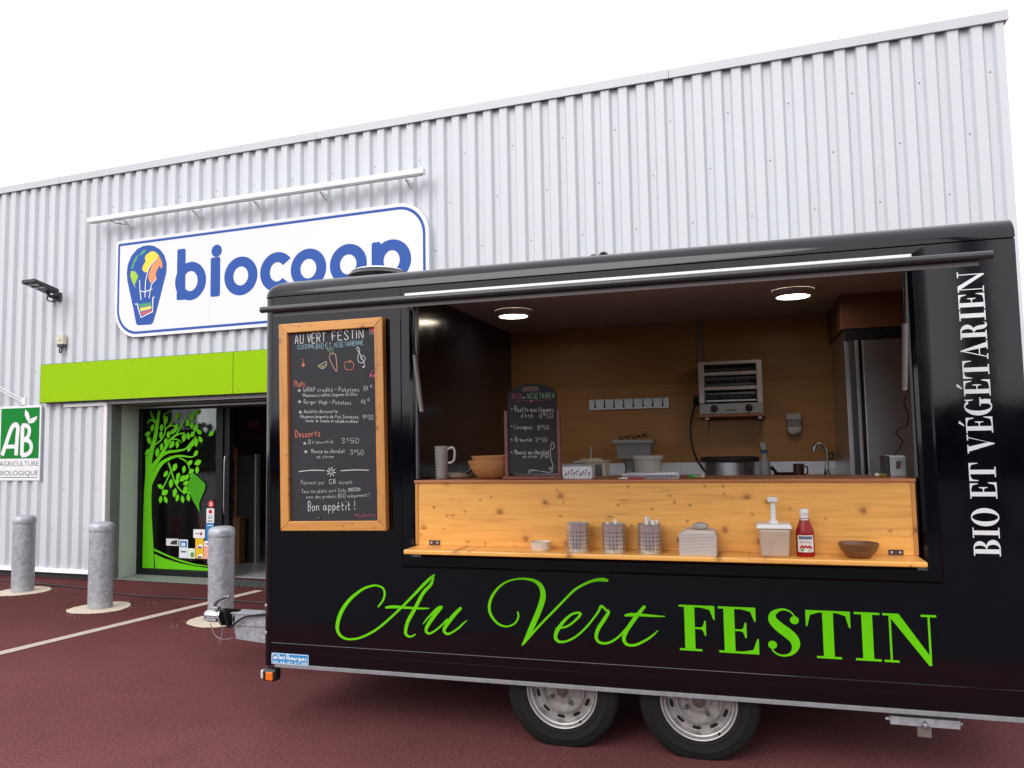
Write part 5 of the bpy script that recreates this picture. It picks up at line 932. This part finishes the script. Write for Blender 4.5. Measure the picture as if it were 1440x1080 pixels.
# slate on a red-brown stand
t = thing('table_slate', 'small arched chalk slate on a red wooden stand, on the ledge', 'chalkboard', (1.62, .065, ZL))
RW = wood('red_stand_wood', (.20, .055, .035), (.11, .028, .018), knots=False)
ol = [(1.489, 1.385)] + [(1.489, 1.80)] + [(1.489 + .1355 * (1 - math.cos(a)) , 1.80 + .062 * math.sin(a)) for a in [PI * j / 14 for j in range(1, 14)]] + [(1.760, 1.80), (1.757, 1.385)]
sl2 = part(M().prism([ol[0]] + ol[1:], .056, .068), 'slate', SLATE, t)
part(M().prism([(1.572, 1.822), (1.665, 1.824), (1.668, 1.844), (1.64, 1.850), (1.595, 1.849), (1.570, 1.842)], .0545, .0558), 'hand_slot', mat('slot_wood', (.16, .10, .065), .6), sl2)
part(bx(1.470, 1.4885, .048, .075, 1.372, 1.722), 'stand_post', RW, t, bevel=.003); part(bx(1.7605, 1.777, .048, .075, 1.372, 1.722), 'stand_post', RW, t, bevel=.003)
part(bx(1.462, 1.784, .03, .115, ZL, 1.372), 'stand_base', RW, t, bevel=.004)
for tx_, p0, p1, h, c_, k_ in CHALK2: part(hand(M(), tx_, p0, p1, h, max(.0017, h * .085) * (k_ or 1), .0553), 'chalk_line', flat(CH[c_]), sl2, recalc=False)
for c_, st in DRAW2: part(M().ribbon(st, .0554, -.0002, 4 if len(st) > 2 else 1), 'chalk_drawing', flat(CH[c_]), sl2, recalc=False)
t = thing('card_box', 'small white tin box with black plant drawings, beside the slate', 'box', (1.861, .09, ZL))
part(bx(1.782, 1.941, .055, .13, ZL, ZL + .066), 'box', mat('white_tin', (.62, .63, .66), .4), t, bevel=.006)
m = M()
for i in range(9):
    x = 1.800 + i * .0155; h = .018 + .022 * ((i * 7) % 5) / 5; m.ribbon([(x, ZL + .010, .0018), (x + .004 * ((i % 3) - 1), ZL + .010 + h * .6, .0016), (x + .003, ZL + .010 + h, .0012)], .0538 - .0001 * i, 0, 3)
    m.disc(x + .003, ZL + .010 + h, .0042, .006, .0536 - .0001 * i, 8); m.disc(x - .003, ZL + .010 + h * .55, .005, .0025, .0535 - .0001 * i, 8)
part(m, 'plant_print', flat('3a3436'), t)
RAD = mat('beige_plastic', (.56, .50, .38), .5, var=.05)
t = thing('salad_spinner_box', 'beige kitchen device with a dark window and upright stem', 'appliance', (1.88, .5, ZL))
part(bx(1.822, 1.944, .44, .58, ZL - .02, ZL + .074), 'body', RAD, t, bevel=.006); part(bx(1.885, 1.926, .4375, .4395, ZL - .005, ZL + .064), 'window', mat('device_window', (.10, .09, .08), .3), t)
part(bx(1.762, 1.950, .43, .59, ZL + .0745, ZL + .084), 'lid', RAD, t, bevel=.003); part(M().lathe([(.062, .084), (.060, .096), (0, .098)], (1.852, .51, ZL), n=24), 'cap', RAD, t, smooth=40)
part(M().tube([(1.849, .51, ZL + .097), (1.849, .51, ZL + .166)], .004, 8), 'stem', mat('milky_plastic', '', 0), t)
part(bx(1.79, 1.82, .46, .56, ZL - .02, ZL + .05), 'side_bin', RAD, t)
single(bx(1.75, 2.45, .42, .95, ZL - .05, ZL - .021), 'prep_board', 'low grey board behind the ledge that carries the kitchen pots', 'board', (2.1, .7, ZL - .04), mat('prep_grey', (.25, .24, .23), .5), bevel=.004)
# notebooks and pen
t = thing('notebook', 'spiral notebook lying on the ledge', 'notebook', (2.24, .12, ZL))
part(bx(2.105, 2.375, .055, .22, ZL, ZL + .012), 'lower_pages', mat('page_white', (.66, .66, .70), .7), t); m = M().add([(2.10, .05, ZL + .0125), (2.38, .05, ZL + .0125), (2.38, .22, ZL + .0125), (2.10, .22, ZL + .0125), (2.10, .05, ZL + .024), (2.375, .05, ZL + .032), (2.37, .22, ZL + .034), (2.10, .22, ZL + .026)], [(0, 3, 2, 1), (4, 5, 6, 7), (0, 1, 5, 4), (1, 2, 6, 5), (2, 3, 7, 6), (3, 0, 4, 7)])
part(m, 'upper_pages', mat('page_white', '', 0), t)
m = M()
for i in range(34): m.tube([(2.108 + i * .008, .047, ZL + .002), (2.108 + i * .008, .044, ZL + .012), (2.108 + i * .008, .047, ZL + .022)], .0016, 5)
part(m, 'spiral', flat('3c4250'), t, kind='stuff')
t = thing('pen', 'red and white pen lying before the spiral notebook', 'pen', (2.15, .02, ZL))
part(M().tube([(2.13, .025, ZL + .005), (2.215, .025, ZL + .005)], .0045, 8), 'barrel', flat('a83848'), t, smooth=40); part(M().tube([(2.082, .025, ZL + .005), (2.13, .025, ZL + .005)], [.002, .0045], 8), 'tip', WHITEP, t, smooth=40)
t = thing('green_marker', 'short brush with bright green grip lying on the ledge', 'brush', (2.47, .12, ZL))
part(M().tube([(2.425, .12, ZL + .010), (2.452, .12, ZL + .010)], [.007, .0105], 10), 'grip', flat('1f9a3a'), t, smooth=40); part(M().tube([(2.452, .12, ZL + .009), (2.49, .12, ZL + .007)], .0045, 8), 'shaft', flat('b8b088'), t); part(M().lathe([(0, -.009), (.009, -.006), (.010, .004), (0, .009)], (2.497, .12, ZL + .010), 'x', 10), 'head', flat('c8c0b0'), t, smooth=50)
# white bucket
t = thing('white_bucket', 'white lidded plastic bucket in front of the square planter', 'bucket', (2.132, .9, 1.30))
BK = mat('bucket_white', (.66, .62, .56), .4)
part(M().lathe([(0, ZL - .021), (.079, ZL - .021), (.086, ZL + .085), (0, ZL + .086)], (2.132, .86, 0), n=32), 'pail', BK, t, smooth=40)
part(M().lathe([(.088, ZL + .078), (.093, ZL + .080), (.094, ZL + .100), (.088, ZL + .104), (0, ZL + .102)], (2.132, .86, 0), n=32), 'lid', BK, t, smooth=40)
# planter with herbs
t = thing('herb_planter', 'grey square herb planter on a stem foot against the back wall', 'planter', (1.96, 1.55, 1.292))
PG = mat('planter_grey', (.36, .36, .37), .4)
part(taper(1.96, 1.58, 1.42, 1.545, .112, .128, .09, .105), 'pot', PG, t, bevel=.008); part(bx(1.818, 2.102, 1.465, 1.695, 1.530, 1.556), 'rim', mat('planter_rim', (.42, .42, .42), .4), t, bevel=.004)
part(M().lathe([(.05, 1.2925), (.04, 1.31), (.034, 1.36), (.045, 1.42)], (1.92, 1.58, 0), n=20), 'foot', PG, t, smooth=40)
m = M(); rr = random.Random(2)
for i in range(90):
    p = Vector((1.96 + rr.uniform(-.11, .11), 1.58 + rr.uniform(-.08, .08), 1.556 + rr.uniform(-.006, .03))); a = rr.uniform(0, 2 * PI); u = Vector((math.cos(a), math.sin(a), rr.uniform(.1, .7))) * rr.uniform(.018, .04); w = Vector((-math.sin(a), math.cos(a), .1)) * .009
    m.add([p, p + u * .5 + w, p + u, p + u * .5 - w], [(0, 1, 2, 3)])
part(m, 'herb_leaves', mat('herb_leaf', (.05, .075, .02), .6, var=.3), t, kind='stuff', recalc=False)
# hook rail
t = thing('hook_rail', 'steel rail of eight black slots on the back wall', 'hook rail', (1.862, 1.99, 1.8))
part(bx(1.557, 2.168, 1.985, 1.998, 1.790, 1.870), 'rail', STEEL, t, bevel=.002)
for i in range(8):
    x = 1.606 + i * .0735; part(M().prism([(x - .0035, 1.868), (x + .0035, 1.868), (x + .004, 1.83), (x + .008, 1.812), (x + .006, 1.803), (x - .006, 1.803), (x - .008, 1.812), (x - .004, 1.83)], 1.980, 1.984), 'hook', BLKTRIM, t)
part(M().poly([(1.560, 1.9842, 1.865), (1.590, 1.9842, 1.795), (1.560, 1.9842, 1.793)]), 'bent_tab', ALU, t)
# roller toaster on its shelf
t = thing('wall_shelf', 'short red-brown wall shelf under the toaster grill', 'shelf', (2.62, 1.88, 1.7))
part(bx(2.390, 2.852, 1.74, 1.998, 1.706, 1.724), 'board', LIP, t, bevel=.003)
for xx in (2.44, 2.80): part(bx(xx, xx + .025, 1.80, 1.998, 1.690, 1.7055), 'bracket', ALU, t); part(bx(xx + .008, xx + .014, 1.99, 1.998, 1.58, 1.689), 'bracket_strip', mat('lining_pale', (.4, .3, .2), .6), t)
t = thing('toaster_grill', 'steel infrared toaster grill with two black knobs on the wall shelf', 'toaster grill', (2.62, 1.85, 1.73))
TG = mat('grill_steel', (.66, .60, .58), .4, metal=.5); TGP = mat('grill_panel', (.42, .43, .43), .4, metal=.3)
part(bx(2.402, 2.838, 1.745, 1.985, 1.7245, 1.802), 'control_box', TGP, t, bevel=.006)
for x0 in (2.402, 2.798): part(bx(x0, x0 + .040, 1.745, 1.985, 1.8025, 2.102), 'side_frame', TG, t, bevel=.004)
part(bx(2.4425, 2.7975, 1.96, 1.984, 1.8025, 2.09), 'back_plate', mat('grill_back', (.05, .05, .055), .4, metal=.5), t)
part(bx(2.4425, 2.7975, 1.75, 1.984, 2.080, 2.101), 'top_bar', TG, t)
for z in (2.000, 1.896): part(bx(2.4425, 2.7975, 1.75, 1.772, z, z + .026), 'cross_bar', TG, t, bevel=.003)
for z in (2.050, 1.985, 1.940, 1.875): part(M().tube([(2.443, 1.86, z), (2.797, 1.86, z)], .010, 8), 'quartz_tube', ALU, t, smooth=40)
part(bx(2.45, 2.79, 1.76, 1.95, 1.815, 1.826), 'crumb_tray', STEEL, t)
m = M()
for z in (1.97, 1.85):
    for i in range(12): m.tube([(2.46 + i * .029, 1.78, z), (2.46 + i * .029, 1.95, z)], .0025, 5)
part(m, 'wire_grid', ALU, t, kind='stuff')
for x in (2.505, 2.74): part(M().lathe([(.026, 0), (.025, -.018), (.018, -.022), (0, -.022)], (x, 1.744, 1.766), 'y', 18), 'knob', BLKTRIM, t, smooth=40)
part(bx(2.585, 2.655, 1.7425, 1.7445, 1.748, 1.756), 'badge', BLKTRIM, t)
single(M().tube(smooth([(2.375, 1.925, 1.835), (2.345, 1.90, 1.75), (2.325, 1.88, 1.62), (2.335, 1.86, 1.50), (2.37, 1.84, 1.40), (2.41, 1.83, 1.335), (2.44, 1.83, 1.30)], 6), .008, 6), 'appliance_cord', 'black cord hanging from the wall socket to the back worktop', 'cord', (2.38, 1.9, 1.3), BLKTRIM, smooth=60)
# pot, spray bottle, cup, tap, dispenser
t = thing('crepe_pan', 'round steel cooker with a dark rim on the back worktop', 'cooker', (2.6, 1.62, 1.292))
part(M().lathe([(.165, 1.2925), (.165, 1.395), (0, 1.396)], (2.598, 1.60, 0), n=40), 'body', STEEL, t, smooth=40); part(M().lathe([(.192, 1.396), (.195, 1.402), (.195, 1.424), (.188, 1.428), (0, 1.427)], (2.598, 1.60, 0), n=40), 'plate', mat('iron_plate', (.035, .028, .026), .5), t, smooth=40)
t = thing('spray_bottle', 'white spray bottle with blue collar on the back worktop', 'spray bottle', (2.825, 1.36, 1.29))
part(M().lathe([(0, 1.2925), (.034, 1.2925), (.036, 1.34), (.033, 1.385), (.016, 1.43), (.012, 1.452)], (2.824, 1.42, 0), n=20), 'bottle', mat('spray_white', (.42, .42, .44), .4), t, smooth=50); part(M().lathe([(.017, 1.453), (.017, 1.472), (0, 1.472)], (2.824, 1.42, 0), n=16), 'collar', flat('2c5a9c'), t, smooth=40)
part(bx(2.800, 2.834, 1.405, 1.435, 1.4725, 1.522), 'trigger_head', mat('spray_white', '', 0), t, bevel=.006); part(bx(2.796, 2.803, 1.412, 1.428, 1.455, 1.495), 'trigger', BLKTRIM, t)
t = thing('brown_mug', 'dark brown cylindrical mug on the back worktop', 'mug', (3.03, 1.4, 1.292)); part(M().lathe([(0, 1.2925), (.033, 1.2925), (.034, 1.382), (.031, 1.382), (.030, 1.30), (0, 1.298)], (3.03, 1.42, 0), n=24), 'cup', mat('brown_glaze', (.085, .045, .035), .3), t, smooth=40)
part(M().tube(smooth([(3.062, 1.42, 1.365), (3.082, 1.42, 1.36), (3.082, 1.42, 1.32), (3.062, 1.42, 1.312)], 4), .005, 6), 'handle', mat('brown_glaze', '', 0), t, smooth=60)
t = thing('small_pan', 'small black pan with its handle up, beside the brown mug', 'pan', (2.9, 1.38, 1.292)); part(M().lathe([(0, 1.2925), (.055, 1.2925), (.065, 1.325), (.061, 1.325), (.05, 1.30), (0, 1.298)], (2.94, 1.44, 0), n=24), 'pan', BLKTRIM, t, smooth=40); part(M().tube([(2.90, 1.40, 1.318), (2.862, 1.37, 1.362)], [.007, .012], 8), 'handle', BLKTRIM, t, smooth=40)
t = thing('swan_neck_tap', 'chrome swan-neck tap at the right of the back worktop', 'tap', (3.21, 1.55, 1.292)); CHR = mat('chrome', (.5, .5, .5), .15, metal=1)
part(M().lathe([(.024, 1.2925), (.022, 1.305), (.016, 1.33), (.012, 1.36)], (3.212, 1.56, 0), n=16), 'base', CHR, t, smooth=50); part(M().tube(smooth([(3.212, 1.56, 1.35), (3.218, 1.56, 1.42), (3.205, 1.56, 1.485), (3.172, 1.56, 1.512), (3.145, 1.56, 1.49), (3.139, 1.56, 1.458)], 6), .0095, 10), 'spout', CHR, t, smooth=60)
part(M().tube([(3.225, 1.54, 1.33), (3.262, 1.52, 1.345)], .006, 8), 'lever', CHR, t, smooth=40)
single(M().tube(smooth([(3.272, 1.99, 1.44), (3.262, 1.985, 1.418), (3.276, 1.982, 1.40), (3.296, 1.982, 1.41), (3.298, 1.985, 1.435), (3.28, 1.99, 1.445)], 4), .005, 6), 'wall_ring', 'small dark ring hung on the back wall right of the tap', 'ring', (3.28, 1.985, 1.4), BLKTRIM, smooth=60)
t = thing('soap_dispenser', 'white wall soap dispenser with clear tank above the tap', 'soap dispenser', (3.042, 1.96, 1.6)); SD = mat('dispenser_white', (.68, .68, .70), .35)
part(bx(2.990, 3.096, 1.93, 1.998, 1.672, 1.722), 'top_cover', SD, t, bevel=.012); part(bx(2.995, 3.091, 1.935, 1.998, 1.630, 1.671), 'tank', mat('tank_cloudy', (.32, .27, .24), .25), t, bevel=.006)
part(M().prism([(2.992, 1.629), (3.094, 1.629), (3.088, 1.595), (3.060, 1.570), (3.026, 1.570), (2.998, 1.595)], 1.93, 1.998), 'push_front', SD, t, bevel=.008); part(M().lathe([(.026, 0), (.020, -.012), (0, -.015)], (3.043, 1.93, 1.598), 'y', 16), 'push_button', WHITEP, t, smooth=50)
# fridge
t = thing('steel_fridge', 'tall stainless fridge at the right end of the galley', 'fridge', (3.58, 1.58, .42))
part(bx(3.318, 3.852, 1.235, 1.99, .425, 2.208), 'cabinet', STEEL, t, bevel=.004); part(bx(3.318, 3.852, 1.20, 1.2345, 2.142, 2.208), 'vent_strip', mat('vent_black', (.02, .022, .028), .3), t, bevel=.003)
part(bx(3.340, 3.372, 1.196, 1.2345, .43, 2.139), 'door_edge', mat('edge_dark', (.12, .12, .13), .35, metal=.6), t); part(bx(3.3725, 3.392, 1.185, 1.2345, .43, 2.139), 'door_edge', ALU, t, bevel=.003); part(bx(3.3925, 3.412, 1.198, 1.2345, .43, 2.139), 'door_seal', BLKTRIM, t)
part(bx(3.4125, 3.85, 1.19, 1.2345, .43, 2.139), 'door', STEEL, t, bevel=.005); part(M().lathe([(.010, 0), (.006, -.012), (0, -.014)], (3.462, 1.19, 1.62), 'y', 12), 'door_lock', ALU, t, smooth=40)
# radio-like toaster at the right of the ledge
t = thing('card_terminal', 'small black and silver device with a wire, at the right of the ledge', 'device', (3.40, .27, ZL))
part(bx(3.352, 3.376, .215, .34, ZL, ZL + .097), 'side', BLKTRIM, t, bevel=.003); part(bx(3.3765, 3.448, .21, .34, ZL, ZL + .088), 'front', mat('device_silver', (.42, .44, .46), .35, metal=.4), t, bevel=.003); part(bx(3.3765, 3.446, .208, .345, ZL + .0885, ZL + .100), 'top', WHITEP, t, bevel=.003)
part(M().prism([(3.402, ZL + .038), (3.419, ZL + .038), (3.424, ZL + .074), (3.404, ZL + .074)], .196, .2095), 'switch', mat('switch_brown', (.09, .05, .045), .4), t, bevel=.002)
single(M().tube(smooth([(3.408, .27, ZL + .10), (3.430, .25, ZL + .135), (3.438, .22, ZL + .17), (3.412, .22, ZL + .21), (3.432, .20, ZL + .235), (3.455, .18, ZL + .24), (3.452, .12, ZL + .30), (3.430, .08, ZL + .35), (3.436, .05, ZL + .38)], 6), .0032, 6), 'device_wire', 'thin black wire running up from the silver device to the hatch strut', 'wire', (3.42, .2, ZL), BLKTRIM, smooth=60)
t = thing('wooden_tongs', 'short yellow-tipped tongs lying beside the silver device', 'tongs', (3.33, .2, ZL)); part(M().tube([(3.300, .16, ZL + .010), (3.318, .16, ZL + .010)], [.009, .007], 8), 'head', flat('d8d0b8'), t, smooth=40); part(M().tube([(3.318, .16, ZL + .010), (3.352, .165, ZL + .007)], [.008, .006], 8), 'grip', flat('8a7a34'), t, smooth=40)
# ================================================================== behind the photographer: what the glossy black paint mirrors
hd = thing('boundary_hedge', 'clipped dark hedge along the far side of the car park, behind the viewpoint', 'hedge', (0, -29, 0))
m = M(); rr = random.Random(11)
for i in range(5200):
    x, y_, z = rr.uniform(-45, 50), -29 + rr.uniform(-.9, .9), rr.uniform(0, 1) ** .6 * (3.0 + .35 * math.sin(x * .7 if i else 0))
    z = min(z, 3.0 + .4 * math.sin(x * .45) + .2 * math.sin(x * 1.9)); s_ = rr.uniform(.12, .28); a = rr.uniform(0, PI); b_ = rr.uniform(-.7, .7)
    u = Vector((math.cos(a), math.sin(a), b_)) * s_; w = Vector((-math.sin(a) * .5, math.cos(a) * .5, .8)) * s_
    p = Vector((x, y_, z)); m.add([p - u, p - w, p + u, p + w], [(0, 1, 2, 3)])
part(m, 'foliage', mat('hedge_leaf', (.035, .06, .022), .7, var=.3), hd, kind='stuff', recalc=False)
part(bx(-45, 50, -29.5, -28.5, 0, 2.6), 'inner_growth', mat('hedge_core', (.012, .016, .008), .9), hd)
lp = thing('lamp_post', 'tall dark lamp post in the car park, mirrored in the trailer side', 'lamp post', (6.3, -10, 0))
part(M().lathe([(.23, 0), (.21, .8), (.20, 4), (.18, 9.5)], (6.3, -10, 0), n=16), 'mast', mat('mast_grey', (.05, .05, .055), .5), lp, smooth=40)
part(bx(5.6, 6.3, -10.12, -9.88, 9.45, 9.55), 'lamp_head', mat('mast_grey', '', 0), lp)

# unseen dark lane, added so the trailer's lower side mirrors less red
ADDED_LANE = mat('dark_asphalt', (.035, .035, .038), .85, var=.2, scale=8, bump=.6, bscale=160)
ln_ = M(); ln_.add([(-60 + 4 * i, y_, .004) for i in range(31) for y_ in (-26.5, -2.2)], [(2 * i, 2 * i + 2, 2 * i + 3, 2 * i + 1) for i in range(30)])
single(ln_, 'added_dark_lane', None, None, (0, -15, 0), ADDED_LANE, kind='structure')
